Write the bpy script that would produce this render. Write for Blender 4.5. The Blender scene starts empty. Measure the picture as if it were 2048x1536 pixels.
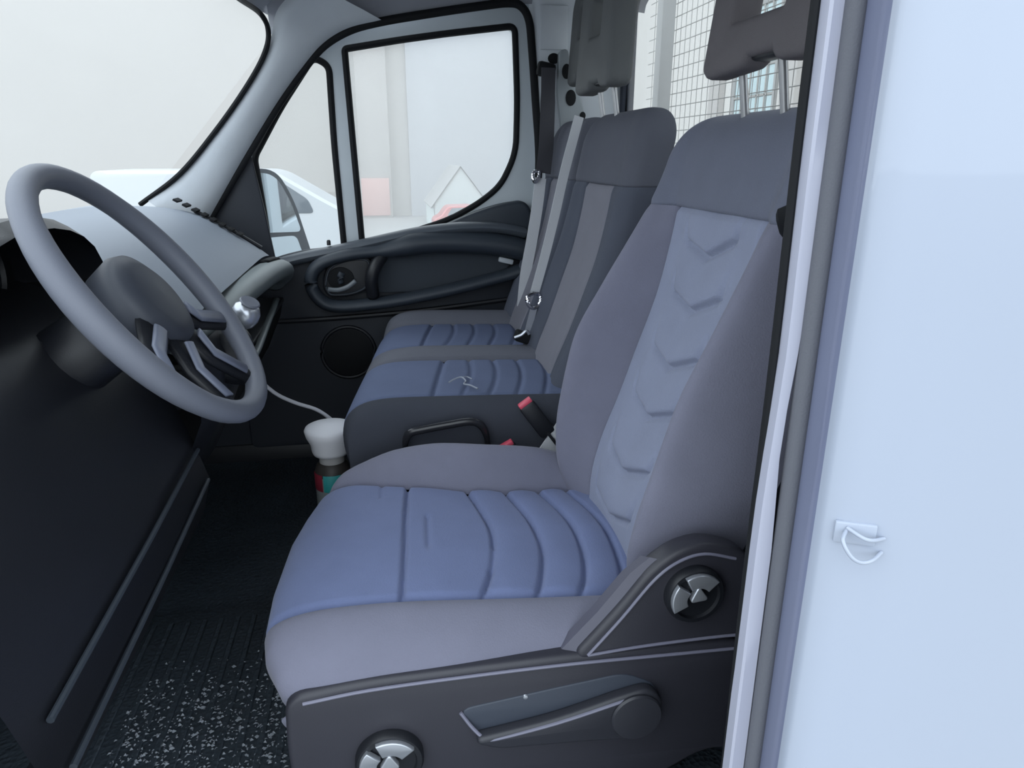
import bpy, bmesh, math, random
from mathutils import Vector, Matrix
random.seed(7)
PI = math.pi
SC = bpy.context.scene
COL = SC.collection

# ---------------------------------------------------------------- camera, sky, exposure
cam = bpy.data.cameras.new('camera')
cam.sensor_width = 36.0
cam.lens = 36.0 * 1400.0 / 2048.0
cam.clip_start = 0.02
cam_o = bpy.data.objects.new('camera', cam)
COL.objects.link(cam_o)
cam_o.location = (0, 0, 0.97)
cam_o.rotation_euler = (math.radians(90 - 18.1), 0, math.radians(-10.3))
SC.camera = cam_o

SKY_STRENGTH = 2.5
world = bpy.data.worlds.new('overcast_sky')
SC.world = world
world.use_nodes = True
bg = world.node_tree.nodes['Background']
bg.inputs['Color'].default_value = (0.84, 0.93, 1.0, 1)
bg.inputs['Strength'].default_value = SKY_STRENGTH

SC.view_settings.view_transform = 'Standard'
SC.view_settings.look = 'None'
SC.view_settings.exposure = 0.0
SC.view_settings.gamma = 1.0
SC.view_settings.use_curve_mapping = False

# ---------------------------------------------------------------- materials
def lin(c):
    return tuple((v / 12.92 if v <= 0.04045 else ((v + 0.055) / 1.055) ** 2.4) for v in c)

def rgb(r, g, b):
    return lin((r / 255, g / 255, b / 255)) + (1,)

def mat(name, c, rough=0.6, metal=0.0, bump=0.0, scale=300.0, vary=0.0, vscale=8.0, coat=0.0, spec=0.5, sheen=0.0, kind='noise'):
    m = bpy.data.materials.new(name)
    m.use_nodes = True
    nt = m.node_tree
    b = nt.nodes['Principled BSDF']
    col = rgb(*c)
    b.inputs['Base Color'].default_value = col
    b.inputs['Roughness'].default_value = rough
    b.inputs['Metallic'].default_value = metal
    b.inputs['Coat Weight'].default_value = coat
    b.inputs['Specular IOR Level'].default_value = spec
    b.inputs['Sheen Weight'].default_value = sheen
    tc = nt.nodes.new('ShaderNodeTexCoord')
    if bump:
        if kind == 'cells':
            t = nt.nodes.new('ShaderNodeTexVoronoi')
            out = 'Distance'
        else:
            t = nt.nodes.new('ShaderNodeTexNoise')
            t.inputs['Detail'].default_value = 3
            out = 'Fac'
        t.inputs['Scale'].default_value = scale
        nt.links.new(tc.outputs['Object'], t.inputs['Vector'])
        bp = nt.nodes.new('ShaderNodeBump')
        bp.inputs['Strength'].default_value = bump
        bp.inputs['Distance'].default_value = 0.002
        nt.links.new(t.outputs[out], bp.inputs['Height'])
        nt.links.new(bp.outputs['Normal'], b.inputs['Normal'])
    if vary:
        t = nt.nodes.new('ShaderNodeTexNoise')
        t.inputs['Scale'].default_value = vscale
        t.inputs['Detail'].default_value = 4
        nt.links.new(tc.outputs['Object'], t.inputs['Vector'])
        mx = nt.nodes.new('ShaderNodeMix')
        mx.data_type = 'RGBA'
        mx.inputs[6].default_value = tuple(v * (1 - vary) for v in col[:3]) + (1,)
        mx.inputs[7].default_value = tuple(min(1, v * (1 + vary)) for v in col[:3]) + (1,)
        nt.links.new(t.outputs['Fac'], mx.inputs[0])
        nt.links.new(mx.outputs[2], b.inputs['Base Color'])
    return m

def glass_mat(name, haze, ior=1.2):
    m = bpy.data.materials.new(name)
    m.use_nodes = True
    nt = m.node_tree
    nt.nodes.remove(nt.nodes['Principled BSDF'])
    out = nt.nodes['Material Output']
    tr = nt.nodes.new('ShaderNodeBsdfTransparent')
    tr.inputs['Color'].default_value = (0.97, 0.98, 0.98, 1)
    gl = nt.nodes.new('ShaderNodeBsdfGlossy')
    gl.inputs['Roughness'].default_value = 0.02
    fr = nt.nodes.new('ShaderNodeFresnel')
    fr.inputs['IOR'].default_value = ior
    m1 = nt.nodes.new('ShaderNodeMixShader')
    nt.links.new(fr.outputs[0], m1.inputs[0])
    nt.links.new(tr.outputs[0], m1.inputs[1])
    nt.links.new(gl.outputs[0], m1.inputs[2])
    tl = nt.nodes.new('ShaderNodeBsdfTranslucent')
    tl.inputs['Color'].default_value = (0.95, 0.94, 0.93, 1)
    m2 = nt.nodes.new('ShaderNodeMixShader')
    m2.inputs[0].default_value = haze  # translucent share puts haze into the glass, lifting dark tones behind
    nt.links.new(m1.outputs[0], m2.inputs[1])
    nt.links.new(tl.outputs[0], m2.inputs[2])
    nt.links.new(m2.outputs[0], out.inputs['Surface'])
    return m

GREY_FABRIC = mat('grey_fabric', (118, 119, 136), 0.9, bump=0.35, scale=420, vary=0.10, vscale=14, spec=0.25, sheen=0.15)
BLUE_FABRIC = mat('blue_fabric', (112, 123, 160), 0.9, bump=0.35, scale=420, vary=0.10, vscale=16, spec=0.25, sheen=0.15)
BACK_FABRIC = mat('slate_blue_fabric', (138, 144, 166), 0.9, bump=0.35, scale=420, vary=0.08, vscale=14, spec=0.25, sheen=0.15)
BENCH_GREY = mat('bench_grey_fabric', (104, 106, 116), 0.9, bump=0.35, scale=420, vary=0.10, vscale=12, spec=0.25)
BENCH_BLUE = mat('bench_blue_fabric', (100, 110, 138), 0.9, bump=0.35, scale=420, vary=0.10, vscale=12, spec=0.25)
BENCH_SIDE = mat('bench_side_fabric', (66, 69, 78), 0.9, bump=0.3, scale=420, vary=0.08, vscale=12, spec=0.2)
DARK_FABRIC = mat('dark_back_fabric', (66, 70, 80), 0.9, bump=0.3, scale=400, spec=0.2)
SEAM = mat('seam_thread', (52, 56, 76), 0.9)
TRIM_PLASTIC = mat('grained_dark_plastic', (52, 52, 60), 0.42, bump=0.12, scale=900, vary=0.06, vscale=20)
BLACK_PLASTIC = mat('black_plastic', (26, 28, 34), 0.45, bump=0.1, scale=700)
DEEP_BLACK = mat('deep_black_plastic', (16, 18, 22), 0.7, spec=0.3)
DOOR_PLASTIC = mat('door_dark_plastic', (50, 57, 66), 0.5, bump=0.12, scale=800, vary=0.08, vscale=9)
DOOR_LOWER = mat('door_lower_plastic', (30, 35, 45), 0.6, bump=0.1, scale=700)
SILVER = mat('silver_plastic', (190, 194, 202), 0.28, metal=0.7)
CHROME = mat('chrome', (215, 215, 220), 0.12, metal=1.0)
RUBBER = mat('black_rubber', (17, 19, 23), 0.7, spec=0.3)
GREY_RUBBER = mat('grey_rubber', (96, 98, 106), 0.75, bump=0.25, scale=600)
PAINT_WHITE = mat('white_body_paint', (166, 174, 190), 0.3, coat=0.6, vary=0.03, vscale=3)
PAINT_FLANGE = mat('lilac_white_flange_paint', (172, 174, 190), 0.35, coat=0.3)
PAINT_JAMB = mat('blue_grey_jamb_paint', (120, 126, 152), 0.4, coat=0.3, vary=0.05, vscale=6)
DOOR_PAINT = mat('door_frame_paint', (196, 204, 210), 0.4, coat=0.2, vary=0.08, vscale=5)
PILLAR_TRIM = mat('pale_grey_pillar_trim', (206, 211, 217), 0.75, bump=0.2, scale=500, vary=0.06, vscale=12)
HEADLINER = mat('grey_headliner', (150, 152, 160), 0.95, bump=0.3, scale=300, vary=0.08, vscale=10)
DASH_TOP = mat('dash_top_grey', (128, 136, 148), 0.55, bump=0.1, scale=700)
DASH_LIP = mat('dash_lip_grey', (112, 120, 122), 0.42, bump=0.1, scale=700)
WHEEL_SKIN = mat('steering_wheel_grey', (106, 110, 122), 0.5, bump=0.15, scale=900)
BELT = mat('grey_belt_webbing', (206, 208, 212), 0.7, bump=0.3, scale=900)
DARK_BELT = mat('dark_belt_webbing', (60, 60, 66), 0.75, bump=0.3, scale=900)
RED = mat('red_button', (214, 82, 104), 0.4)
WHITE_PLASTIC = mat('white_plastic', (238, 238, 244), 0.45)
IVORY_PLASTIC = mat('ivory_plastic', (190, 188, 188), 0.5)
TEAL = mat('teal_label', (42, 150, 150), 0.5)
MAROON = mat('red_label', (130, 40, 56), 0.5)
CORD = mat('pale_cord', (196, 196, 204), 0.5)
POST = mat('pale_grey_paint', (150, 150, 149), 0.6)
WIRE = mat('pale_wire', (150, 149, 146), 0.6)
GLASS = glass_mat('hazy_window_glass', 0.20)
WINDSCREEN = glass_mat('hazy_windscreen_glass', 0.07, 1.02)
QUARTER_GLASS = glass_mat('quarter_window_glass', 0.035, 1.1)
GLASS_CLEAN = glass_mat('rear_window_glass', 0.06, 1.04)
MIRROR = mat('mirror_glass', (225, 232, 236), 0.03, metal=1.0)
RENDER_WALL = mat('pale_render_wall', (188, 185, 182), 0.9, vary=0.03, vscale=0.3)
RENDER_BLUE = mat('pale_blue_panel', (179, 181, 186), 0.8, vary=0.02, vscale=0.3)
COLUMN_MAT = mat('pale_beige_column', (176, 172, 169), 0.9, vary=0.04, vscale=0.6)
SIGN_RED = mat('hazed_red_sign', (202, 166, 160), 0.8)  # red paled in the colour itself to put distance haze on the sign
CAR_RED = mat('red_car_paint', (198, 108, 106), 0.4, coat=0.4)  # haze over the far car is put into its softened red
CAR_WHITE = mat('white_car_paint', (190, 194, 198), 0.4, coat=0.4)
CAR_GLASS = mat('car_glass', (96, 104, 112), 0.1)
TYRE = mat('tyre', (40, 40, 42), 0.8)
TENT = mat('white_tent_fabric', (196, 206, 206), 0.9)
TENT_ROOF = mat('pale_grey_roof', (160, 160, 160), 0.9)
WORKSHOP_WALL = mat('workshop_wall_render', (206, 203, 199), 0.9, vary=0.03, vscale=0.3)
ORANGE = mat('orange_paint', (232, 150, 52), 0.6)
LEAF = mat('hedge_leaf', (112, 136, 118), 0.8, vary=0.2, vscale=6)
BLOCK_GLASS = mat('pale_blue_pane', (182, 202, 206), 0.25)
CONCRETE = mat('yard_concrete', (158, 158, 157), 0.9, bump=0.3, scale=30, vary=0.06, vscale=0.5)

def floor_material():
    m = mat('rubber_floor', (26, 28, 34), 0.6, bump=0.9, scale=120, kind='cells')
    nt = m.node_tree
    b = nt.nodes['Principled BSDF']
    tc = nt.nodes.new('ShaderNodeTexCoord')
    n1 = nt.nodes.new('ShaderNodeTexNoise'); n1.inputs['Scale'].default_value = 5.0
    nt.links.new(tc.outputs['Object'], n1.inputs['Vector'])
    mx = nt.nodes.new('ShaderNodeMix'); mx.data_type = 'RGBA'
    mx.inputs[6].default_value = rgb(34, 42, 50)
    mx.inputs[7].default_value = rgb(52, 62, 72)
    nt.links.new(n1.outputs['Fac'], mx.inputs[0])
    nt.links.new(mx.outputs[2], b.inputs['Base Color'])
    return m
FLOOR_RUBBER = floor_material()
GRIT = mat('pale_grit', (128, 134, 142), 0.6, vary=0.3, vscale=60)

# ---------------------------------------------------------------- building helpers
def put(o, parent=None):
    COL.objects.link(o)
    if parent is not None:
        o.parent = parent
        o.matrix_parent_inverse = parent_matrix(parent).inverted()
    return o

def parent_matrix(p):
    m = Matrix.LocRotScale(p.location, p.rotation_euler, p.scale)
    if p.parent is not None:
        m = parent_matrix(p.parent) @ p.matrix_parent_inverse @ m
    return m

def thing(name, label, cat, loc=(0, 0, 0), group=None):
    o = bpy.data.objects.new(name, None)
    o.empty_display_size = 0.05
    o.location = loc
    COL.objects.link(o)
    o['label'] = label
    o['category'] = cat
    if group:
        o['group'] = group
    return o

def tag(o, label, cat, group=None):
    o['label'] = label
    o['category'] = cat
    if group:
        o['group'] = group
    return o

def struct(o, label=None, cat=None):
    o['kind'] = 'structure'
    if label:
        o['label'] = label
    if cat:
        o['category'] = cat
    return o

def empty_struct(name, label, cat, loc=(0, 0, 0)):
    return struct(thing(name, label, cat, loc), label, cat)

def cr(pts, n=6, closed=False):
    """Catmull-Rom through the points."""
    P = [Vector(p) for p in pts]
    out = []
    k = len(P)
    segs = k if closed else k - 1
    for i in range(segs):
        p1 = P[i]; p2 = P[(i + 1) % k]
        p0 = P[(i - 1) % k] if (closed or i > 0) else p1 * 2 - p2
        p3 = P[(i + 2) % k] if (closed or i + 2 < k) else p2 * 2 - p1
        for j in range(n):
            t = j / n
            out.append(0.5 * ((2 * p1) + (p2 - p0) * t + (2 * p0 - 5 * p1 + 4 * p2 - p3) * t * t + (3 * p1 - p0 - 3 * p2 + p3) * t ** 3))
    if not closed:
        out.append(P[-1].copy())
    return out

def interp(tab, x):
    if x <= tab[0][0]:
        return tab[0][1]
    for (a, va), (b, vb) in zip(tab, tab[1:]):
        if x <= b:
            return va + (vb - va) * (x - a) / (b - a)
    return tab[-1][1]

def sinterp(tab, x):
    """Smooth (monotone-ish cubic) table lookup."""
    n = len(tab)
    if x <= tab[0][0]:
        return tab[0][1]
    if x >= tab[-1][0]:
        return tab[-1][1]
    for i in range(n - 1):
        if x <= tab[i + 1][0]:
            break
    def slope(j):
        if j == 0:
            return (tab[1][1] - tab[0][1]) / (tab[1][0] - tab[0][0])
        if j == n - 1:
            return (tab[-1][1] - tab[-2][1]) / (tab[-1][0] - tab[-2][0])
        return (tab[j + 1][1] - tab[j - 1][1]) / (tab[j + 1][0] - tab[j - 1][0])
    h = tab[i + 1][0] - tab[i][0]
    t = (x - tab[i][0]) / h
    m0, m1 = slope(i) * h, slope(i + 1) * h
    return ((2 * t ** 3 - 3 * t * t + 1) * tab[i][1] + (t ** 3 - 2 * t * t + t) * m0
            + (-2 * t ** 3 + 3 * t * t) * tab[i + 1][1] + (t ** 3 - t * t) * m1)

class MB:
    def __init__(self):
        self.bm = bmesh.new()

    def box(self, c, s, rot=None, bevel=0.0, seg=2):
        m = Matrix.Translation(Vector(c))
        if rot is not None:
            m = m @ (rot.to_4x4() if isinstance(rot, Matrix) else Matrix.Rotation(rot[1], 4, rot[0]))
        m = m @ Matrix.Diagonal((s[0], s[1], s[2], 1))
        r = bmesh.ops.create_cube(self.bm, size=1.0, matrix=m)
        if bevel:
            es = set()
            for v in r['verts']:
                es.update(v.link_edges)
            bmesh.ops.bevel(self.bm, geom=list(es), offset=bevel, segments=seg, profile=0.5, affect='EDGES')
        return self

    def rows(self, rows, closed_u=False, closed_v=False, cap=False):
        """rows: list of rings of points; faces between neighbours."""
        vs = [[self.bm.verts.new(p) for p in r] for r in rows]
        nr = len(vs); nc = len(vs[0])
        for i in range(nr if closed_v else nr - 1):
            a = vs[i]; b = vs[(i + 1) % nr]
            for j in range(nc if closed_u else nc - 1):
                k = (j + 1) % nc
                self.bm.faces.new((a[j], a[k], b[k], b[j]))
        if cap:
            self.bm.faces.new(list(reversed(vs[0])))
            self.bm.faces.new(vs[-1])
        return self

    def tube(self, pts, r, n=10, closed=False, flat=None, up=(0, 0, 1), cap=True):
        """Sweep a circle (or an ellipse r x flat) along pts; r may be a list."""
        P = [Vector(p) for p in pts]
        k = len(P)
        rings = []
        u = Vector(up)
        for i in range(k):
            if closed:
                t = P[(i + 1) % k] - P[(i - 1) % k]
            else:
                t = P[min(i + 1, k - 1)] - P[max(i - 1, 0)]
            t.normalize()
            a = u - t * u.dot(t)
            if a.length < 1e-4:
                a = Vector((1, 0, 0)) - t * t.x
            a.normalize()
            b = t.cross(a)
            ri = r[i] if isinstance(r, (list, tuple)) else r
            fi = ri if flat is None else (flat[i] if isinstance(flat, (list, tuple)) else flat)
            rings.append([P[i] + a * (ri * math.cos(2 * PI * j / n)) + b * (fi * math.sin(2 * PI * j / n)) for j in range(n)])
        return self.rows(rings, closed_u=True, closed_v=closed, cap=(cap and not closed))

    def lathe(self, prof, c, axis=(0, 0, 1), n=32, cap=True):
        """prof: (radius, height) list, swept round axis at c."""
        q = Vector((0, 0, 1)).rotation_difference(Vector(axis).normalized())
        c = Vector(c)
        rings = []
        for r, h in prof:
            rings.append([c + q @ Vector((r * math.cos(2 * PI * j / n), r * math.sin(2 * PI * j / n), h)) for j in range(n)])
        return self.rows(rings, closed_u=True, cap=cap)

    def strip(self, pts, width, thick, side):
        """Flat band along pts; side = width direction (one vector or a list)."""
        P = [Vector(p) for p in pts]
        k = len(P)
        rings = []
        for i in range(k):
            t = (P[min(i + 1, k - 1)] - P[max(i - 1, 0)]).normalized()
            s = Vector(side[i] if isinstance(side, list) else side)
            s = (s - t * s.dot(t)).normalized()
            nrm = t.cross(s)
            w = (width[i] if isinstance(width, list) else width) / 2
            h = thick / 2
            rings.append([P[i] + s * w + nrm * h, P[i] - s * w + nrm * h, P[i] - s * w - nrm * h, P[i] + s * w - nrm * h])
        return self.rows(rings, closed_u=True, cap=True)

    def build(self, name, m, parent=None, smooth=40, subsurf=0):
        bmesh.ops.recalc_face_normals(self.bm, faces=self.bm.faces)
        me = bpy.data.meshes.new(name)
        self.bm.to_mesh(me)
        self.bm.free()
        return finish(name, me, m, parent, smooth, subsurf)

def finish(name, me, m, parent, smooth=40, subsurf=0):
    me.materials.append(m)
    if smooth:
        me.shade_smooth()
        if smooth < 180:
            me.set_sharp_from_angle(angle=math.radians(smooth))
    o = bpy.data.objects.new(name, me)
    if subsurf:
        s = o.modifiers.new('smooth', 'SUBSURF')
        s.levels = subsurf; s.render_levels = subsurf
    return put(o, parent)

def plate(name, m, outline, holes=(), plane='XZ', at=0.0, thick=0.02, bevel=0.003, parent=None, smooth=40, lean=None):
    """A flat plate with rounded edges cut to outline, with holes. plane XZ: at = y of its middle; YZ: at = x; XY: at = z."""
    cu = bpy.data.curves.new('outline', 'CURVE')
    cu.dimensions = '2D'
    cu.fill_mode = 'BOTH'
    cu.extrude = max(0.0002, thick / 2 - bevel)
    cu.bevel_depth = bevel
    cu.bevel_resolution = 2
    for pts in [outline] + list(holes):
        sp = cu.splines.new('POLY')
        sp.points.add(len(pts) - 1)
        for q, p in zip(sp.points, pts):
            q.co = (p[0], p[1], 0, 1)
        sp.use_cyclic_u = True
    tmp = bpy.data.objects.new('outline', cu)
    COL.objects.link(tmp)
    dg = bpy.context.evaluated_depsgraph_get()
    dg.update()
    me = bpy.data.meshes.new_from_object(tmp.evaluated_get(dg))
    bpy.data.objects.remove(tmp)
    bpy.data.curves.remove(cu)
    bm = bmesh.new()
    bm.from_mesh(me)
    bmesh.ops.remove_doubles(bm, verts=bm.verts, dist=1e-6)
    for v in bm.verts:
        x, y, z = v.co
        if plane == 'XZ':
            v.co = (x, at + z, y)
        elif plane == 'YZ':
            v.co = (at + z, x, y)
        else:
            v.co = (x, y, at + z)
        if lean is not None:
            v.co = Vector(lean(v.co))
    bmesh.ops.recalc_face_normals(bm, faces=bm.faces)
    bm.to_mesh(me)
    bm.free()
    me.materials.clear()
    me.name = name
    return finish(name, me, m, parent, smooth)

def rounded(pts, r=0.02, n=5):
    """Round the corners of a 2-D polygon."""
    k = len(pts)
    out = []
    for i in range(k):
        a = Vector(pts[(i - 1) % k][:2]); b = Vector(pts[i][:2]); c = Vector(pts[(i + 1) % k][:2])
        rr = pts[i][2] if len(pts[i]) > 2 else r
        d1 = (a - b); d2 = (c - b)
        l = min(rr, d1.length * 0.45, d2.length * 0.45)
        if l < 1e-5:
            out.append((b.x, b.y)); continue
        p = b + d1.normalized() * l; q = b + d2.normalized() * l
        for j in range(n + 1):
            t = j / n
            v = p * (1 - t) ** 2 + b * 2 * t * (1 - t) + q * t * t
            out.append((v.x, v.y))
    return out

def offset2(pts, d):
    """Move a closed 2-D polyline inward (d>0) or outward along its normals, whichever way it winds."""
    k = len(pts)
    area = sum(pts[i][0] * pts[(i + 1) % k][1] - pts[(i + 1) % k][0] * pts[i][1] for i in range(k))
    s = 1 if area > 0 else -1
    out = []
    for i in range(k):
        a = Vector(pts[i - 1]); c = Vector(pts[(i + 1) % k])
        t = (c - a).normalized()
        nrm = Vector((-t.y, t.x)) * s
        out.append((pts[i][0] + nrm.x * d, pts[i][1] + nrm.y * d))
    return out

def groove(d, w):
    return math.exp(-(d / w) ** 2)

# ================================================================ THE SETTING
# x runs to the rear of the cab, y from the driver's door to the passenger's, z up from the cab floor
o = struct(MB().box((-0.05, 1.425, -0.03), (1.7, 1.85, 0.06)).build('floor', FLOOR_RUBBER), 'black rubber cab floor in front of the seats', 'floor')
grows = []
for x_ in [-80, -40, -20, -10, 0, 10, 20, 40, 80]:
    grows.append([(x_, y_, interp([(7, -0.8), (22, -2.7)], y_)) for y_ in [-80, -20, 0, 7, 12, 17, 22, 40, 80]])
ground = struct(MB().rows(grows).build('ground', CONCRETE), 'pale concrete yard outside the cab', 'ground')

# ceiling: a curved headliner that comes down to the door rail on both sides
rows = []
for i in range(25):
    x = -0.28 + 1.10 * i / 24
    zt = sinterp([(-0.42, 1.37), (-0.25, 1.44), (0.0, 1.475), (0.5, 1.49), (0.82, 1.46)], x)
    row = []
    for y, d in [(0.50, -0.115), (0.52, -0.085), (0.58, -0.04), (0.70, -0.012), (0.95, 0), (1.45, 0.006), (1.9, 0), (2.10, -0.012), (2.20, -0.035), (2.25, -0.06)]:
        row.append((x, y, zt + d))
    sz = sinterp([(-0.42, 1.31), (-0.274, 1.295), (-0.195, 1.29), (-0.134, 1.285), (-0.06, 1.309), (0.026, 1.333), (0.157, 1.357), (0.304, 1.381), (0.401, 1.394), (0.82, 1.40)], x)
    row.append((x, 2.262, min(zt - 0.08, sz + 0.03)))
    row.append((x, 2.275, sz))
    rows.append(row)
mb = MB().rows(rows)
mb.rows([[(p[0], p[1] + (0.02 if p[1] > 1.4 else -0.02), p[2] + 0.06) for p in r] for r in rows[8:]])
struct(mb.build('ceiling', HEADLINER), 'grey cloth headliner over the cab', 'ceiling')

# back wall with the rear window
bw = empty_struct('wall_back', 'dark cab back wall behind the seats', 'wall', (0.76, 1.43, 0))
wo = [(0.66, 0.925), (2.235, 0.925), (2.235, 1.42), (0.66, 1.42)]
plate('panel', DARK_FABRIC, [(0.45, -0.1), (2.40, -0.1), (2.40, 1.52), (0.45, 1.52)], [rounded(wo, 0.06)], 'YZ', 0.77, 0.04, 0.004, bw)
rw = empty_struct('window_1', 'rear cab window showing a pale wire guard behind the seats', 'window', (0.76, 1.43, 0.92))
ring = [(0.765, p[0], p[1]) for p in offset2(rounded(wo, 0.06, 8), 0.002)]
MB().tube(ring, 0.009, 8, closed=True).build('window_seal', RUBBER, rw)
plate('window_pane', GLASS_CLEAN, rounded([(0.65, 0.917), (2.243, 0.917), (2.243, 1.43), (0.65, 1.43)], 0.06), (), 'YZ', 0.772, 0.004, 0.0005, rw)

# ---------------------------------------------------------------- near body side: the driver's door pillar
wl = empty_struct('wall_left', 'white body side and door pillar at the right of the open doorway', 'body side', (0.35, 0.45, 0))
Z0, Z1 = -0.35, 1.44
def vert_profile(pts, z0=Z0, z1=Z1, lean=0.0, n=10):
    rows = []
    for i in range(n + 1):
        z = z0 + (z1 - z0) * i / n
        rows.append([(p[0] + lean * (z - 0.7), p[1], z) for p in pts])
    return rows
white = cr([(0.338, 0.492, 0), (0.331, 0.468, 0), (0.325, 0.444, 0), (0.329, 0.430, 0), (0.350, 0.417, 0), (0.41, 0.400, 0), (0.6, 0.385, 0), (1.2, 0.38, 0)], 5)
split = 10
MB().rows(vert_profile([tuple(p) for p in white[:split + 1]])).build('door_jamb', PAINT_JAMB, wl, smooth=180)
MB().rows(vert_profile([tuple(p) for p in white[split:]])).build('body_panel', PAINT_WHITE, wl, smooth=180)
# inner pillar shell
MB().rows(vert_profile([(0.345, 0.50), (0.35, 0.53), (0.42, 0.56), (0.60, 0.58), (0.76, 0.58)])).build('pillar_trim', BLACK_PLASTIC, wl, smooth=180)
# light flange: broad at the top, thin at the waist, broad again below
rows = []
for i in range(41):
    z = Z0 + (Z1 - Z0) * i / 40
    w = interp([(0.3, 0.014), (0.40, 0.014), (0.64, 0.013), (0.70, 0.0095), (0.74, 0.006), (0.82, 0.0085), (0.97, 0.0145), (1.4, 0.016)], z)
    xr = interp([(0.4, 0.326), (0.64, 0.3255), (0.74, 0.321), (0.82, 0.3265), (0.97, 0.331), (1.4, 0.334)], z)
    rows.append([(xr - w, 0.512, z), (xr - w, 0.500, z), (xr - w + 0.002, 0.498, z), (xr, 0.497, z), (xr + 0.004, 0.506, z)])
MB().rows(rows).build('flange', PAINT_FLANGE, wl)
MB().tube([(0.3335, 0.494, Z0 + (Z1 - Z0) * i / 30) for i in range(31)], 0.0075, 12, flat=0.009, up=(1, 0, 0)).build('door_seal', GREY_RUBBER, wl)
MB().tube([(0.341, 0.491, Z0 + (Z1 - Z0) * i / 30) for i in range(31)], 0.0035, 8, up=(1, 0, 0)).build('door_seal', RUBBER, wl)
MB().tube([(0.3150 - 0.0006 * math.sin(i * 0.9), 0.514, Z0 + (Z1 - Z0) * i / 30) for i in range(31)], 0.0038, 8, up=(1, 0, 0)).build('edge_trim', RUBBER, wl)

st = thing('door_striker', 'white metal door striker loop on the white door pillar', 'striker', (0.352, 0.415, 0.69))
MB().box((0.343, 0.4195, 0.695), (0.030, 0.004, 0.018), rot=((0, 0, 1), -0.45), bevel=0.0015).build('base_plate', PAINT_WHITE, st)
loop = cr([(0.336, 0.420, 0.698), (0.328, 0.412, 0.694), (0.332, 0.406, 0.684), (0.340, 0.404, 0.679), (0.350, 0.405, 0.679), (0.362, 0.411, 0.681)], 5)
MB().tube(loop, 0.0016, 10).build('loop', PAINT_WHITE, st)
MB().tube(cr([(0.336, 0.420, 0.700), (0.342, 0.408, 0.697), (0.350, 0.407, 0.695), (0.362, 0.411, 0.693)], 5), 0.0016, 10).build('loop', PAINT_WHITE, st)

# ---------------------------------------------------------------- windscreen and far A pillar
# line of the far pillar: foot on the dash, head at the roof
def pillar_strip(name, m, inner, outer, parent, thick=0.03):
    a = cr(inner, 6); b = cr(outer, 6)
    rows = []
    for p, q in zip(a, b):
        mid = (p + q) / 2 + Vector((0.0, -0.018, 0.0))
        rows.append([p + Vector((0, thick, 0)), p, p * .75 + q * .25 + Vector((0, -0.014, 0)), mid, p * .25 + q * .75 + Vector((0, -0.014, 0)), q, q + Vector((0, thick, 0))])
    return MB().rows(rows).build(name, m, parent, smooth=180)
tr = empty_struct('trim_1', 'pale grey trim of the passenger side windscreen pillar', 'pillar trim', (-0.45, 2.25, 0.8))
pillar_strip('pillar_trim', PILLAR_TRIM,
             [(-0.535, 2.25, 0.745), (-0.468, 2.25, 0.845), (-0.377, 2.25, 0.978), (-0.277, 2.25, 1.115), (-0.198, 2.25, 1.21), (-0.137, 2.25, 1.272), (-0.065, 2.25, 1.313), (0.03, 2.25, 1.337)],
             [(-0.66, 2.22, 0.85), (-0.555, 2.22, 0.92), (-0.447, 2.21, 1.03), (-0.352, 2.205, 1.14), (-0.292, 2.20, 1.225), (-0.268, 2.20, 1.285), (-0.240, 2.17, 1.345), (-0.16, 2.12, 1.40)], tr)
ws = empty_struct('window_2', 'front windscreen beyond the dashboard', 'window', (-0.4, 1.4, 0.9))
rows = []
for i in range(13):
    t = i / 12
    rows.append([(-0.72 + 0.47 * t - 0.10 * (1 - ((y - 1.4) / 0.85) ** 2), y, 0.80 + 0.53 * t + 0.02 * (1 - ((y - 1.4) / 0.85) ** 2) * t) for y in [0.52 + 1.76 * j / 20 for j in range(21)]])
MB().rows(rows).build('window_pane', WINDSCREEN, ws, smooth=180)
edge = cr([(-0.68, 2.225, 0.835), (-0.56, 2.215, 0.918), (-0.450, 2.205, 1.03), (-0.357, 2.20, 1.14), (-0.297, 2.195, 1.225), (-0.275, 2.19, 1.285), (-0.285, 2.15, 1.325), (-0.325, 2.05, 1.345), (-0.36, 1.85, 1.36), (-0.39, 1.4, 1.365), (-0.36, 0.9, 1.36), (-0.30, 0.58, 1.33)], 6)
MB().tube(edge, 0.007, 8).build('window_seal', RUBBER, ws)
# header trim over the windscreen
rows = []
for i in range(21):
    y = 0.52 + 1.76 * i / 20
    bow = 0.09 * (1 - ((y - 1.4) / 0.85) ** 2)
    rows.append([(-0.29 - bow, y, 1.335 + 0.01), (-0.285 - bow, y, 1.36), (-0.24 - bow, y, 1.40), (-0.15 - bow * .6, y, 1.43), (-0.05, y, 1.45)])
struct(MB().rows(rows).build('trim_2', HEADLINER, smooth=180), 'grey header trim above the windscreen', 'header trim')

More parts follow.
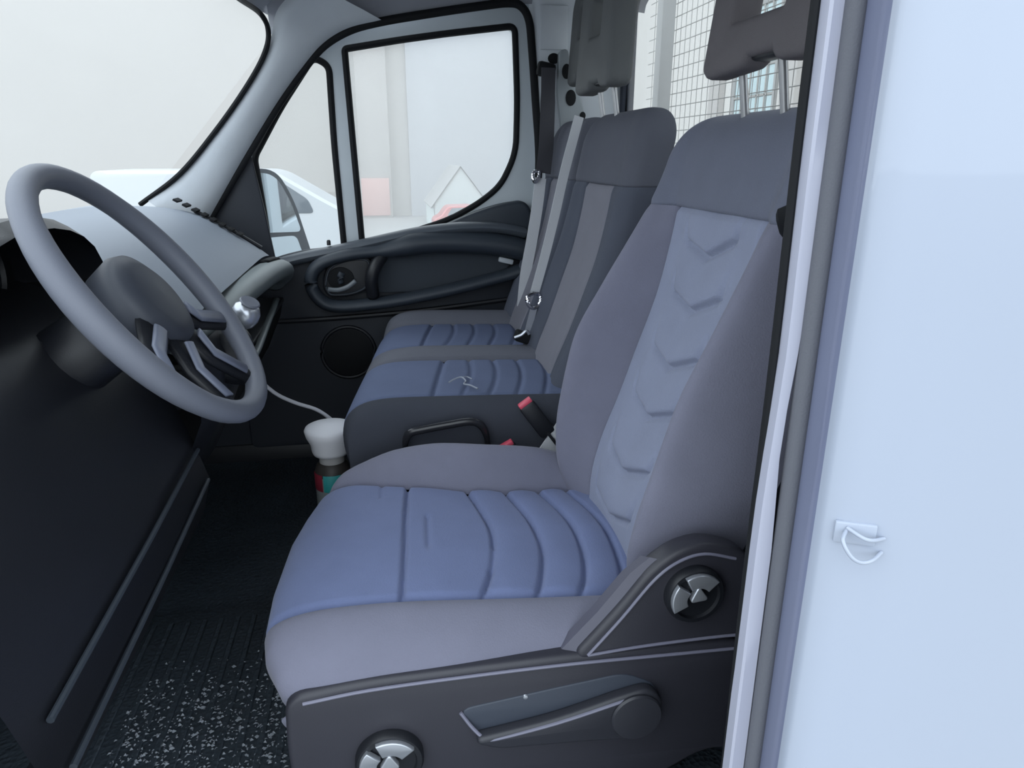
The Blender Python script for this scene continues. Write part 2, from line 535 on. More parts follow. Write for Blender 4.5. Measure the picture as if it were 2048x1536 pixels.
# ---------------------------------------------------------------- far B pillar
bp = empty_struct('trim_3', 'grey passenger door pillar with dark holes behind the bench', 'pillar', (0.6, 2.3, 0))
rows = []
for i in range(31):
    z = 0.0 + 1.44 * i / 30
    s = interp([(0.0, -0.03), (0.58, -0.02), (0.80, 0.0), (0.95, 0.012), (1.15, 0.0), (1.30, -0.01), (1.44, -0.02)], z)
    rows.append([(0.486 + s, 2.30, z), (0.492 + s, 2.262, z), (0.510 + s, 2.252, z), (0.60, 2.245, z), (0.70, 2.245, z), (0.76, 2.25, z)])
MB().rows(rows).build('pillar_trim', PILLAR_TRIM, bp, smooth=180)
MB().box((0.535, 2.2435, 1.33), (0.085, 0.006, 0.12), bevel=0.003).build('cover_cap', PILLAR_TRIM, bp)
br_out = rounded([(0.548, 1.262), (0.568, 1.268), (0.600, 1.17), (0.640, 1.04), (0.650, 0.93), (0.590, 0.93), (0.562, 1.03), (0.545, 1.15)], 0.012)
plate('belt_bracket', mat('bracket_grey', (150, 156, 160), 0.5, metal=0.2), br_out, (), 'XZ', 2.226, 0.022, 0.003, bp)
for hx, hz, rx, rz in [(0.568, 1.208, 0.013, 0.020), (0.583, 1.135, 0.015, 0.022), (0.622, 1.085, 0.008, 0.010), (0.596, 1.035, 0.011, 0.011), (0.535, 1.246, 0.017, 0.014)]:
    plate('hole', DEEP_BLACK, [(hx + rx * math.cos(a * PI / 8), hz + rz * math.sin(a * PI / 8)) for a in range(16)], (), 'XZ', 2.2135 if hx != 0.535 else 2.243, 0.004, 0.001, bp)

# weatherstrip round the passenger doorway
ap = cr([(-0.535, 2.262, 0.745), (-0.474, 2.262, 0.835), (-0.373, 2.262, 0.976), (-0.274, 2.262, 1.112), (-0.195, 2.262, 1.207), (-0.134, 2.262, 1.268), (-0.06, 2.262, 1.309), (0.026, 2.262, 1.333), (0.157, 2.262, 1.357), (0.304, 2.262, 1.381), (0.401, 2.262, 1.394), (0.440, 2.262, 1.385), (0.462, 2.262, 1.350), (0.471, 2.262, 1.28), (0.484, 2.262, 1.13), (0.497, 2.262, 0.956), (0.487, 2.262, 0.80), (0.46, 2.262, 0.60), (0.45, 2.262, 0.1)], 5)
struct(MB().tube(ap, 0.0095, 10, flat=0.012, up=(0, 1, 0)).build('trim_4', RUBBER), 'black rubber weatherstrip round the passenger doorway', 'weatherstrip')

# ---------------------------------------------------------------- passenger door
dr = empty_struct('door_1', 'passenger door with grey window frame and dark padded panel', 'door', (0.0, 2.33, 0))
main = rounded([(-0.083, 1.268, .012), (0.083, 1.297, .05), (0.232, 1.319, .05), (0.430, 1.344, .026), (0.438, 1.134, .05), (0.434, 0.975, .07), (0.385, 0.876, .06), (0.315, 0.822, .05), (0.216, 0.770, .05), (0.100, 0.735, .05), (0.0, 0.705, .04), (-0.068, 0.680, .01), (-0.076, 0.985, .05)], 0.02, 6)
quarter = rounded([(-0.172, 1.246, .05), (-0.124, 1.222, .06), (-0.126, 1.00, .05), (-0.118, 0.668, .01), (-0.25, 0.645, .02), (-0.350, 0.62, .01), (-0.357, 0.80, .05), (-0.368, 0.965, .02), (-0.278, 1.106, .05)], 0.02, 6)
frame = rounded([(-0.50, 0.80, .02), (-0.373, 0.985, .05), (-0.274, 1.122, .05), (-0.195, 1.216, .05), (-0.134, 1.277, .05), (-0.06, 1.318, .05), (0.026, 1.342, .05), (0.157, 1.366, .05), (0.304, 1.390, .05), (0.40, 1.45, .01), (0.53, 1.45, .01), (0.53, 1.28, .05), (0.505, 0.95, .05), (0.47, 0.6, .05), (0.455, 0.05, .04), (-0.50, 0.05, .04)], 0.05, 5)
plate('door_frame', DOOR_PAINT, frame, [main, quarter], 'XZ', 2.325, 0.05, 0.008, dr)
for hole in (main, quarter):
    MB().tube([(p[0], 2.302, p[1]) for p in offset2(hole, 0.003)], 0.0095, 8, closed=True, flat=0.010, up=(0, 1, 0)).build('window_seal', RUBBER, dr)
    plate('window_pane', GLASS if hole is main else QUARTER_GLASS, offset2(hole, -0.006), (), 'XZ', 2.325, 0.004, 0.0005, dr)
# black sail panel at the mirror foot
plate('sail_panel', DOOR_LOWER, rounded([(-0.50, 0.80, .01), (-0.472, 0.852, .01), (-0.373, 0.972, .015), (-0.350, 0.80, .02), (-0.334, 0.655, .01), (-0.42, 0.64, .01), (-0.55, 0.66, .01)], 0.01), (), 'XZ', 2.283, 0.016, 0.004, dr)
# inner trim panel
panel = rounded([(-0.46, 0.05), (-0.46, 0.62), (-0.30, 0.672), (-0.24, 0.685), (-0.16, 0.692), (-0.06, 0.712), (0.03, 0.728), (0.12, 0.742), (0.25, 0.757), (0.40, 0.765), (0.450, 0.755), (0.455, 0.05)], 0.02)
plate('door_panel', DOOR_LOWER, panel, (), 'XZ', 2.275, 0.03, 0.006, dr)
# rounded ledge along the window sill
ledge = cr([(-0.345, 2.262, 0.646), (-0.25, 2.255, 0.669), (-0.16, 2.25, 0.686), (-0.06, 2.247, 0.706), (0.03, 2.244, 0.725), (0.12, 2.236, 0.742), (0.25, 2.226, 0.755), (0.36, 2.228, 0.752), (0.445, 2.236, 0.735)], 6)
MB().tube(ledge, 0.018, 12, flat=0.032).build('window_ledge', mat('door_ledge_plastic', (78, 84, 92), 0.42, bump=0.1, scale=800), dr)
# padded surround: an elongated loop, thick at the top where it is the arm rest
lp = [(-0.150, 0.520), (-0.205, 0.545), (-0.226, 0.600), (-0.195, 0.652), (-0.105, 0.680), (0.005, 0.691), (0.129, 0.713), (0.286, 0.708), (0.410, 0.690), (0.468, 0.660), (0.450, 0.622), (0.283, 0.578), (0.122, 0.546), (-0.02, 0.526)]
loop = cr([(x, 2.225, z) for x, z in lp], 6, closed=True)
rad = []; fl = []
for p in loop:
    t = max(0.0, min(1.0, (p.z - 0.60) / 0.09)) * max(0.0, min(1.0, (p.x + 0.02) / 0.10))
    rad.append(0.020 + 0.016 * t); fl.append(0.034 + 0.016 * t)
MB().tube(loop, rad, 14, closed=True, flat=fl).build('armrest_surround', DOOR_PLASTIC, dr, smooth=180)
plate('pocket_panel', mat('door_pocket_cloth', (60, 66, 74), 0.85, bump=0.3, scale=500), rounded([(-0.20, 0.56, .05), (-0.18, 0.64, .05), (0.0, 0.69, .05), (0.20, 0.71, .05), (0.40, 0.68, .04), (0.40, 0.62, .04), (0.10, 0.555, .05)], 0.03), (), 'XZ', 2.255, 0.012, 0.003, dr)
MB().tube(cr([(-0.005, 2.222, 0.675), (-0.03, 2.205, 0.640), (-0.042, 2.205, 0.60), (-0.04, 2.222, 0.55)], 6), 0.020, 12, flat=0.024, up=(1, 0, 0)).build('pull_grip', BLACK_PLASTIC, dr, smooth=180)
bez = rounded([(-0.188, 0.585), (-0.172, 0.645), (-0.112, 0.668), (-0.040, 0.668), (-0.048, 0.575), (-0.11, 0.552), (-0.175, 0.553)], 0.03)
plate('handle_bezel', BLACK_PLASTIC, bez, (), 'XZ', 2.236, 0.02, 0.005, dr)
MB().tube([(p[0], 2.224, p[1]) for p in cr([(x, z, 0) for x, z in offset2(bez, 0.004)], 1, closed=True)], 0.0032, 6, closed=True).build('bezel_rim', DOOR_PLASTIC, dr)
hr_ = [(-0.135 + 0.038 * math.cos(a * PI / 12), 0.606 + 0.034 * math.sin(a * PI / 12)) for a in range(24)]
plate('handle_recess', DEEP_BLACK, hr_, (), 'XZ', 2.2245, 0.006, 0.002, dr)
MB().tube(cr([(-0.175, 2.214, 0.576), (-0.145, 2.208, 0.574), (-0.115, 2.208, 0.583), (-0.09, 2.212, 0.600)], 6), 0.0075, 10, flat=0.005).build('door_handle', mat('door_handle_grey', (112, 118, 124), 0.35), dr, smooth=180)
MB().tube(cr([(-0.134, 2.219, 0.592), (-0.136, 2.217, 0.612), (-0.130, 2.219, 0.626)], 4), 0.011, 10, flat=0.006).build('lock_lever', DOOR_PLASTIC, dr, smooth=180)
# raised rear corner
plate('rear_corner_pad', DOOR_PLASTIC, rounded([(0.168, 0.738, .03), (0.289, 0.788, .04), (0.369, 0.812, .04), (0.442, 0.822, .03), (0.462, 0.795, .03), (0.455, 0.72, .01), (0.20, 0.725, .01)], 0.02), (), 'XZ', 2.262, 0.05, 0.012, dr)
MB().box((0.385, 2.228, 0.648), (0.050, 0.012, 0.018), rot=((0, 1, 0), 0.25), bevel=0.005).build('painted_glint', mat('pale_glint', (190, 196, 202), 0.3), dr)  # pale block standing in for a light reflection on the door panel
MB().tube([(-0.13 + 0.085 * math.cos(a * PI / 20), 2.258, 0.36 + 0.085 * math.sin(a * PI / 20)) for a in range(40)], 0.006, 8, closed=True).build('speaker_ring', BLACK_PLASTIC, dr, smooth=180)
MB().lathe([(0.0, 0.0), (0.075, 0.0), (0.078, 0.006), (0.05, 0.010), (0.0, 0.012)], (-0.13, 2.262, 0.36), (0, -1, 0), 28, cap=False).build('speaker_grille', DEEP_BLACK, dr)
MB().tube(cr([(-0.42, 2.258, 0.47), (-0.2, 2.25, 0.475), (0.1, 2.25, 0.49), (0.43, 2.255, 0.52)], 6), 0.008, 8).build('panel_ridge', BLACK_PLASTIC, dr)
lkn = MB().lathe([(0.006, 0), (0.006, 0.012), (0.004, 0.016)], (-0.165, 2.252, 0.706), (0, 0, 1), 12).build('lock_pin', BLACK_PLASTIC, dr)

# lower cab side ahead of the far door, and the sills
wr = empty_struct('wall_right', 'dark kick panel ahead of the passenger door', 'body side', (-0.7, 2.3, 0))
MB().box((-0.755, 2.30, 0.33), (0.65, 0.06, 0.86), bevel=0.01).build('kick_panel', DOOR_LOWER, wr)
MB().box((0.0, 2.31, 0.01), (1.6, 0.10, 0.10), bevel=0.015).build('door_sill', BLACK_PLASTIC, wr)
struct(MB().box((-0.30, 0.505, -0.02), (1.30, 0.05, 0.06), bevel=0.012).build('trim_5', BLACK_PLASTIC), 'black door sill under the open doorway', 'door sill')

# ================================================================ SEATS
XC = [(0.20, 0.335), (0.33, 0.358), (0.40, 0.366), (0.47, 0.387), (0.55, 0.419), (0.64, 0.451), (0.73, 0.481), (0.82, 0.501), (0.885, 0.512), (0.95, 0.524), (1.02, 0.538), (1.10, 0.552)]
BUL = [(0.20, 0.0), (0.33, 0.02), (0.40, 0.045), (0.50, 0.075), (0.58, 0.092), (0.66, 0.098), (0.74, 0.080), (0.82, 0.050), (0.89, 0.022), (0.96, 0.006), (1.10, 0.0)]

def back_front(z, zs):
    return sinterp(XC, z - zs)

def make_back(parent, cy, w, p, ztop, zs, bul, mats, chev, zbot=0.30, zhead=0.885, nu=72, nv=150, depth=0.13):
    """Seat back: a quilted middle panel, two side bolsters, a head band and a shell. cy: middle, w: half width, p: half width of the panel."""
    m_panel, m_bol, m_head, m_shell = mats
    pw = lambda z: p * interp([(0.33, 0.80), (0.45, 0.92), (0.62, 1.0), (0.9, 1.02)], z - zs)
    def fx(u, z):
        """front surface, u in -1..1 over the panel"""
        x = back_front(z, zs)
        x += 0.006 - 0.006 * (u * u)            # dished
        puff = 0.0
        g = 0.0
        if chev:
            y = u * pw(z)
            for zt in chev:
                a = abs(y)
                zl = zt + (0.40 if y < 0 else 0.20) * a
                ed = abs(z - zl)
                rise = 0.082
                if a < rise:
                    g = max(g, groove(ed, 0.0055))
                if 0 <= z - zl < 0.05:
                    g = max(g, groove(a - rise - 0.25 * (z - zl), 0.0055) * (1 - (z - zl) / 0.05))
                # the panel swells just above each seam
                if 0 < z - zl < 0.09 and a < 0.105:
                    s = (z - zl) / 0.085
                    if s < 1:
                        puff = max(puff, math.sin(PI * s ** 0.6) * (1 - (a / 0.105) ** 4))
        g2 = groove((1 - abs(u)) * pw(z), 0.006)
        return x - 0.008 * puff + 0.0105 * g + 0.012 * g2
    rows = []
    for i in range(nv + 1):
        z = zbot + (zhead + zs - zbot) * i / nv
        e = groove(zhead + zs - z, 0.006)
        rows.append([(fx(-1 + 2 * j / nu, z) + 0.007 * e, cy + (-1 + 2 * j / nu) * pw(z), z) for j in range(nu + 1)])
    MB().rows(rows).build('backrest_panel', m_panel, parent, smooth=180)
    # bolsters
    def side_prof(q, seam):
        k = depth / 0.13
        a = [(0.0, 0.011 if seam else 0.0), (0.04, 0.003 if seam else 0.0), (0.12, -0.15 * q), (0.28, -0.55 * q), (0.46, -0.90 * q - 0.004 * k), (0.62, -q - 0.006 * k), (0.78, -0.88 * q - 0.002 * k), (0.90, -0.55 * q + 0.012 * k), (0.98, -0.1 * q + 0.03 * k), (1.0, 0.055 * k), (0.99, 0.09 * k), (0.94, depth)]
        return cr([(u_, v_, 0) for u_, v_ in a], 3)
    def wz(z):
        return w * interp([(0.25, 0.86), (0.36, 0.93), (0.5, 1.0), (0.9, 1.0)], z - zs)
    for s in (-1, 1):
        rows = []
        for i in range(61):
            z = zbot + (zhead + zs - zbot) * i / 60
            a = pw(z); b = wz(z); x0 = back_front(z, zs); q = bul * sinterp(BUL, z - zs)
            d = b - a
            e = groove(zhead + zs - z, 0.008) * 0.004
            q = q * (0.62 if s < 0 else 1.0)
            prof = side_prof(q, True)
            rows.append([(x0 + pt.y + e, cy + s * (a + d * pt.x), z) for pt in prof])
        MB().rows(rows).build('backrest_bolster', m_bol, parent, smooth=180)
    # head band: closed loops that shrink over the rounded top
    rows = []
    n = 30
    zb = zhead + zs
    for i in range(n + 1):
        t = i / n
        if t < 0.5:
            z = zb + (ztop - 0.075 - zb) * (t / 0.5); k = 1.0; kw = 1.0
        else:
            q = (t - 0.5) / 0.5 * PI / 2
            z = ztop - 0.075 + 0.075 * math.sin(q)
            k = max(0.02, math.cos(q) ** 0.75)
            kw = 0.60 + 0.40 * math.cos(q) ** 0.6 if t < 1 else 0.58
        x0 = back_front(z, zs); b = wz(z) * kw
        q0 = bul * sinterp(BUL, z - zs)
        mid = x0 + depth / 2
        front = []
        a_ = pw(zb) * kw
        e_ = 0.004 * groove(z - zb, 0.006)
        for pt in reversed(side_prof(q0 * 0.62, False)):
            front.append((x0 + pt.y + e_, cy - (a_ + (b - a_) * pt.x)))
        for j in range(1, 8):
            front.append((x0 + e_, cy + a_ * (-1 + 2 * j / 8)))
        for pt in side_prof(q0, False):
            front.append((x0 + pt.y + e_, cy + (a_ + (b - a_) * pt.x)))
        back = [(x0 + depth + 0.012 * (1 - u * u), cy + u * b * 0.9) for u in [1 - 2 * j / 10 for j in range(11)]]
        rows.append([(mid + (px - mid) * k, py, z) for px, py in front + back])
    MB().rows(rows, closed_u=True, cap=True).build('head_band', m_head, parent, smooth=180)
    # back shell
    rows = []
    for i in range(31):
        z = zbot + (zhead + zs - zbot) * i / 30
        x0 = back_front(z, zs); b = wz(z) * 0.97
        rows.append([(x0 + depth - 0.01, cy - b, z), (x0 + depth + 0.012, cy - b * 0.8, z), (x0 + depth + 0.016, cy, z), (x0 + depth + 0.012, cy + b * 0.8, z), (x0 + depth - 0.01, cy + b, z)])
    MB().rows(rows).build('back_shell', m_shell, parent, smooth=180)

def make_headrest(parent, cy, hw, x0, z0, h, m, lean=0.10, thick=0.075, hole=(0.36, 0.30, 0.88), notch=True, rods=(-0.055, 0.055), zpost=0.98):
    """Frame head rest with an opening; hole: half width share, bottom share, top share."""
    zt = z0 + h
    out = [(cy + hw, z0 - 0.004, .012), (cy + hw * .93, zt - 0.01, .05), (cy - hw * .93, zt - 0.01, .05), (cy - hw, z0, .012)]
    if notch:
        out += [(cy - hw * .55, z0 + 0.002, .01), (cy - hw * .48, z0 + 0.016, .012), (cy + hw * .12, z0 + 0.016, .012), (cy + hw * .20, z0 + 0.002, .01)]
    ho = rounded([(cy + hw * hole[0], z0 + h * hole[1], .02), (cy + hw * hole[0], z0 + h * hole[2], .03), (cy - hw * hole[0], z0 + h * hole[2], .03), (cy - hw * hole[0], z0 + h * hole[1], .02)], .02)
    def ln(c):
        return (c.x + (c.z - z0) * lean, c.y, c.z)
    hr = plate('headrest', m, rounded(out, 0.02, 6), [ho], 'YZ', x0 + thick / 2, thick, 0.014, parent, lean=ln)
    b = MB()
    b.box((x0 + thick / 2 + 0.004, cy - hw * 0.18, z0 + 0.012), (thick * 0.7, hw * 0.62, 0.03), bevel=0.008)
    b.build('headrest_sleeve', BLACK_PLASTIC, hr)
    for r in rods:
        MB().tube([(x0 + thick / 2 + 0.030, cy + r, zpost), (x0 + thick / 2 + 0.008, cy + r, z0 + 0.03)], 0.0065, 12, up=(1, 0, 0)).build('headrest_rod', mat('rod_grey', (170, 170, 172), 0.3, metal=0.6) if 'rod_grey' not in bpy.data.materials else bpy.data.materials['rod_grey'], hr)
    return hr

# ---------------------------------------------------------------- driver seat
ds = thing('seat_for_driver', 'driver seat nearest the open doorway, blue quilted panels and dark side trim with round knobs', 'seat', (0.1, 1.05, 0))

XF = [(0.77, -0.135), (0.79, -0.165), (0.82, -0.183), (0.86, -0.190), (0.95, -0.191), (1.08, -0.181), (1.16, -0.166), (1.24, -0.147), (1.29, -0.118), (1.31, -0.085)]
PROF = [(-0.05, 0.040, 0.245), (0.0, 0.008, 0.285), (0.05, -0.002, 0.315), (0.09, -0.001, 0.336), (0.13, 0.010, 0.353), (0.18, 0.038, 0.366), (0.26, 0.090, 0.373), (0.40, 0.190, 0.371), (0.60, 0.330, 0.358), (0.82, 0.510, 0.345), (1.0, 0.62, 0.340)]
PD = [(t, d) for t, d, z in PROF]; PZ = [(t, z) for t, d, z in PROF]
Y1 = 0.862
def y_far(x):
    return sinterp([(-0.20, 1.262), (-0.12, 1.258), (-0.05, 1.238), (0.05, 1.216), (0.13, 1.206), (0.22, 1.204), (0.32, 1.214), (0.45, 1.23)], x)
CH = [[(0.845, 0.105), (0.93, 0.137), (1.03, 0.153), (1.11, 0.146), (1.27, 0.118)],
      [(0.845, 0.188), (0.91, 0.212), (0.98, 0.228), (1.06, 0.228), (1.13, 0.217), (1.27, 0.188)],
      [(0.845, 0.250), (0.90, 0.278), (0.97, 0.294), (1.05, 0.298), (1.12, 0.288), (1.27, 0.25)],
      [(0.845, 0.312), (0.90, 0.338), (0.97, 0.350), (1.05, 0.354), (1.12, 0.344), (1.27, 0.31)]]
def cushion_pt(t, y, y0, y1):
    d = sinterp(PD, t); z = sinterp(PZ, t)
    x = interp(XF, y) + d
    if t > 0.4:
        xr = 0.43
        k = (t - 0.4) / 0.6
        xa = interp(XF, y) + 0.190
        x = xa + (xr - xa) * k
    u = (y - y0) / (y1 - y0)
    z += 0.008 * math.sin(PI * max(0, min(1, u))) * min(1, max(0, (t - 0.05) / 0.15))
    sx = sinterp([(0.845, -0.004), (0.95, 0.004), (1.10, 0.012), (1.27, 0.024)], y)
    g = groove(x - sx, 0.0036)
    lines = [sx] + [sinterp(c, y) for c in CH]
    for i, lx in enumerate(lines[1:]):
        g = max(g, groove(x - lx, 0.0038) * (0.55 if i == 0 and 0.93 < y < 0.99 else 0.9))
    if 0.98 < y < 1.10:
        g = max(g, 0.5 * groove(x - (0.047 + 0.05 * (y - 1.04)), 0.004) * min(1, (y - 0.98) / 0.02, (1.10 - y) / 0.02))
    if y > 1.17:
        g = max(g, 0.35 * groove(x + 0.028, 0.004))
    puff = 0.0
    for a, b in zip(lines, lines[1:]):
        if a < x < b:
            s = (x - a) / (b - a)
            puff = math.sin(PI * s ** 0.8) * (0.0025 if a == lines[0] else 0.006)
    return x, z + puff - 0.0115 * g
rows = []
for i in range(241):
    t = -0.05 + 1.05 * (i / 240)
    # where this ring meets the far seam
    row = []
    d = sinterp(PD, t)
    xa = -0.17 + d if t < 0.4 else 0.02 + (t - 0.4) / 0.6 * 0.41
    yf = y_far(xa)
    for j in range(65):
        y = Y1 + (yf - Y1) * j / 64
        x, z = cushion_pt(t, y, Y1, yf)
        e = max(groove(y - Y1, 0.006), groove(yf - y, 0.006))
        row.append((x, y, z - 0.012 * e))
    rows.append(row)
MB().rows(rows).build('cushion_panel', BLUE_FABRIC, ds, smooth=180)

def side_bolster(far):
    rows = []
    for i in range(91):
        t = -0.05 + 1.05 * i / 90
        d = sinterp(PD, t); z = sinterp(PZ, t)
        k = 0 if t < 0.4 else (t - 0.4) / 0.6
        row = []
        if not far:
            prof = [(0.0, -0.014), (0.004, -0.001), (0.015, 0.004), (0.030, 0.002), (0.048, -0.007), (0.066, -0.022), (0.080, -0.042), (0.088, -0.062), (0.084, -0.085), (0.070, -0.10)]
        else:
            xa = -0.17 + d if t < 0.4 else 0.02 + k * 0.41
            hb = sinterp([(-0.20, 0.0), (-0.12, 0.25), (-0.05, 0.55), (0.05, 0.90), (0.16, 1.0), (0.26, 0.92), (0.34, 0.55), (0.42, 0.2)], xa)
            prof = [(0.0, -0.010), (0.004, 0.002), (0.016, 0.014 + 0.012 * hb), (0.034, 0.016 + 0.042 * hb), (0.052, 0.015 + 0.056 * hb), (0.068, 0.010 + 0.052 * hb), (0.082, -0.004 + 0.036 * hb), (0.091, -0.022), (0.092, -0.06), (0.08, -0.10)]
        prof = cr([(a, b, 0) for a, b in prof], 3)
        for p in prof:
            y = Y1 - p.x if not far else y_far(-0.17 + d if t < 0.4 else 0.02 + k * 0.41) + p.x
            xf = interp(XF, y)
            if t < 0.4:
                x = xf + d
            else:
                xa2 = xf + 0.19
                x = xa2 + (0.43 - xa2) * k
            low = min(1.0, max(0.0, (t + 0.05) / 0.20))
            zz = z + p.y * (0.35 + 0.65 * low)
            row.append((x, y, zz))
        rows.append(row)
    return MB().rows(rows).build('cushion_bolster', GREY_FABRIC, ds, smooth=180)
side_bolster(False)
side_bolster(True)
MB().box((0.14, 1.05, 0.285), (0.52, 0.44, 0.05), bevel=0.02).build('cushion_base', BLACK_PLASTIC, ds)

make_back(ds, 1.05, 0.232, 0.150, 1.036, 0.0, 1.0, (BACK_FABRIC, GREY_FABRIC, mat('head_band_fabric', (106, 110, 126), 0.9, bump=0.35, scale=420, vary=0.08, vscale=14, spec=0.25, sheen=0.1), DARK_FABRIC),
          [0.365, 0.450, 0.548, 0.634, 0.728, 0.815], zbot=0.30)
make_headrest(ds, 1.008, 0.137, 0.520, 1.101, 0.215, mat('headrest_fabric', (108, 104, 107), 0.9, bump=0.35, scale=420, vary=0.08, vscale=14, spec=0.25), hole=(0.62, 0.20, 0.86), thick=0.052, rods=(0.085, -0.03), zpost=1.0)

# side trim
base = rounded([(-0.150, 0.300, .02), (-0.05, 0.311, .05), (0.22, 0.312, .05), (0.46, 0.303, .02), (0.52, 0.28, .02), (0.52, 0.10, .02), (0.44, 0.13, .04), (0.36, 0.085, .05), (0.10, 0.065, .05), (-0.05, 0.06, .04), (-0.14, 0.075, .03), (-0.155, 0.20, .05)], 0.03, 6)
plate('side_trim', TRIM_PLASTIC, base, (), 'XZ', 0.782, 0.030, 0.008, ds)
rec = rounded([(0.235, 0.316, .01), (0.29, 0.378, .04), (0.332, 0.434, .04), (0.366, 0.459, .03), (0.404, 0.467, .03), (0.455, 0.452, .04), (0.50, 0.40, .04), (0.52, 0.33, .01), (0.52, 0.316, .01), (0.44, 0.322, .03)], 0.02, 6)
plate('recliner_cover', TRIM_PLASTIC, rec, (), 'XZ', 0.785, 0.036, 0.008, ds)
highlight_path = cr([(0.245, 0.7655, 0.318), (0.29, 0.7655, 0.371), (0.334, 0.7655, 0.427), (0.368, 0.7655, 0.452), (0.404, 0.766, 0.459), (0.45, 0.767, 0.446)], 6)
EDGE_HIGHLIGHT = mat('trim_edge_highlight', (120, 120, 137), 0.3)  # pale colour paints the highlights along the trim edges
MB().tube(highlight_path, 0.0022, 8).build('trim_highlight', EDGE_HIGHLIGHT, ds)
MB().tube(cr([(0.245, 0.7655, 0.318), (0.33, 0.7655, 0.322), (0.44, 0.7655, 0.322), (0.50, 0.766, 0.318)], 5), 0.0022, 8).build('trim_highlight', EDGE_HIGHLIGHT, ds)
MB().tube(cr([(-0.135, 0.7665, 0.297), (-0.05, 0.7655, 0.306), (0.08, 0.7655, 0.308), (0.22, 0.7655, 0.307), (0.36, 0.7655, 0.302), (0.47, 0.7665, 0.297)], 5), 0.0024, 8).build('trim_highlight', EDGE_HIGHLIGHT, ds)
# sloping web between cushion and recliner cover
MB().rows([[(x - 0.034, 0.800, z - 0.004), (x - 0.028, 0.782, z + 0.004), (x + 0.004, 0.768, z)] for x, z in [(0.240, 0.316), (0.29, 0.371), (0.334, 0.427), (0.36, 0.448)]]).build('trim_web', mat('trim_web_plastic', (84, 84, 98), 0.45, bump=0.1, scale=900), ds)

def knob(name, cx, cz, r, turn=0.0):
    k = MB().lathe([(0.0, 0.0), (r, 0.0), (r, 0.010), (r * 0.94, 0.014), (r * 0.80, 0.0145), (r * 0.76, 0.010), (0.0, 0.010)], (cx, 0.767, cz), (0, -1, 0), 40, cap=False).build(name, BLACK_PLASTIC, ds)
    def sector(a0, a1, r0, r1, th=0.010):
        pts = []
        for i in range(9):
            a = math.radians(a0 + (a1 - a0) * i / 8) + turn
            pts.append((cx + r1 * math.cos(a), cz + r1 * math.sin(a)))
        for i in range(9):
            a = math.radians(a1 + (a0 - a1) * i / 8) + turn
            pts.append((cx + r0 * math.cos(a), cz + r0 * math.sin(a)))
        plate('knob_glint', SILVER, pts, (), 'XZ', 0.751, th, 0.002, k)  # silver inserts on the upper half paint the sky's reflection on the knob
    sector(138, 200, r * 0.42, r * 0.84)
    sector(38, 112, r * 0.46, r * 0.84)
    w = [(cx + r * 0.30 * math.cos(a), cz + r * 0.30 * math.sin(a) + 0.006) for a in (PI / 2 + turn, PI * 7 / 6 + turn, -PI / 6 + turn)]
    plate('knob_glint', SILVER, rounded(w, 0.004), (), 'XZ', 0.750, 0.010, 0.002, k)
    return k
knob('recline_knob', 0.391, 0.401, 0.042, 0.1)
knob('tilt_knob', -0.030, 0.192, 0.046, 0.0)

# height lever in its scoop
plate('lever_scoop', mat('scoop_plastic', (60, 66, 78), 0.5, bump=0.1, scale=900), rounded([(0.066, 0.253), (0.20, 0.268), (0.300, 0.278), (0.350, 0.25), (0.345, 0.205), (0.29, 0.19), (0.20, 0.198), (0.095, 0.207)], 0.02), (), 'XZ', 0.769, 0.008, 0.002, ds)
LV = mat('lever_plastic', (50, 51, 58), 0.38, bump=0.1, scale=900)
lv = plate('height_lever', LV, rounded([(0.092, 0.212, .006), (0.20, 0.226, .05), (0.290, 0.250, .03), (0.335, 0.258, .03), (0.352, 0.222, .03), (0.318, 0.182, .03), (0.25, 0.190, .04), (0.12, 0.200, .01)], 0.02), (), 'XZ', 0.757, 0.020, 0.006, ds)
MB().lathe([(0.0, 0.0), (0.036, 0.0), (0.037, 0.004), (0.035, 0.007), (0.031, 0.0075), (0.0, 0.0085)], (0.313, 0.7475, 0.221), (0, -1, 0), 36, cap=False).build('lever_hub', LV, lv)
MB().tube(cr([(0.068, 0.7655, 0.250), (0.084, 0.760, 0.226), (0.100, 0.752, 0.213), (0.118, 0.7485, 0.214), (0.20, 0.7475, 0.227), (0.285, 0.7475, 0.247), (0.305, 0.749, 0.252)], 5), 0.0026, 8).build('lever_highlight', EDGE_HIGHLIGHT, lv)  # pale line painting the highlight on the lever's upper edge
MB().lathe([(0, 0), (0.004, 0.0), (0.003, 0.002), (0, 0.0025)], (0.158, 0.766, 0.262), (0, -1, 0), 12, cap=False).build('trim_screw', SILVER, ds)
MB().box((0.17, 1.05, 0.13), (0.56, 0.42, 0.26), bevel=0.02).build('pedestal', DEEP_BLACK, ds)
MB().tube(cr([(-0.150, 0.80, 0.292), (-0.158, 0.79, 0.272), (-0.156, 0.785, 0.250), (-0.142, 0.782, 0.236)], 5), 0.0035, 8).build('wire_loop', mat('pale_wire_loop', (140, 132, 134), 0.5), ds)

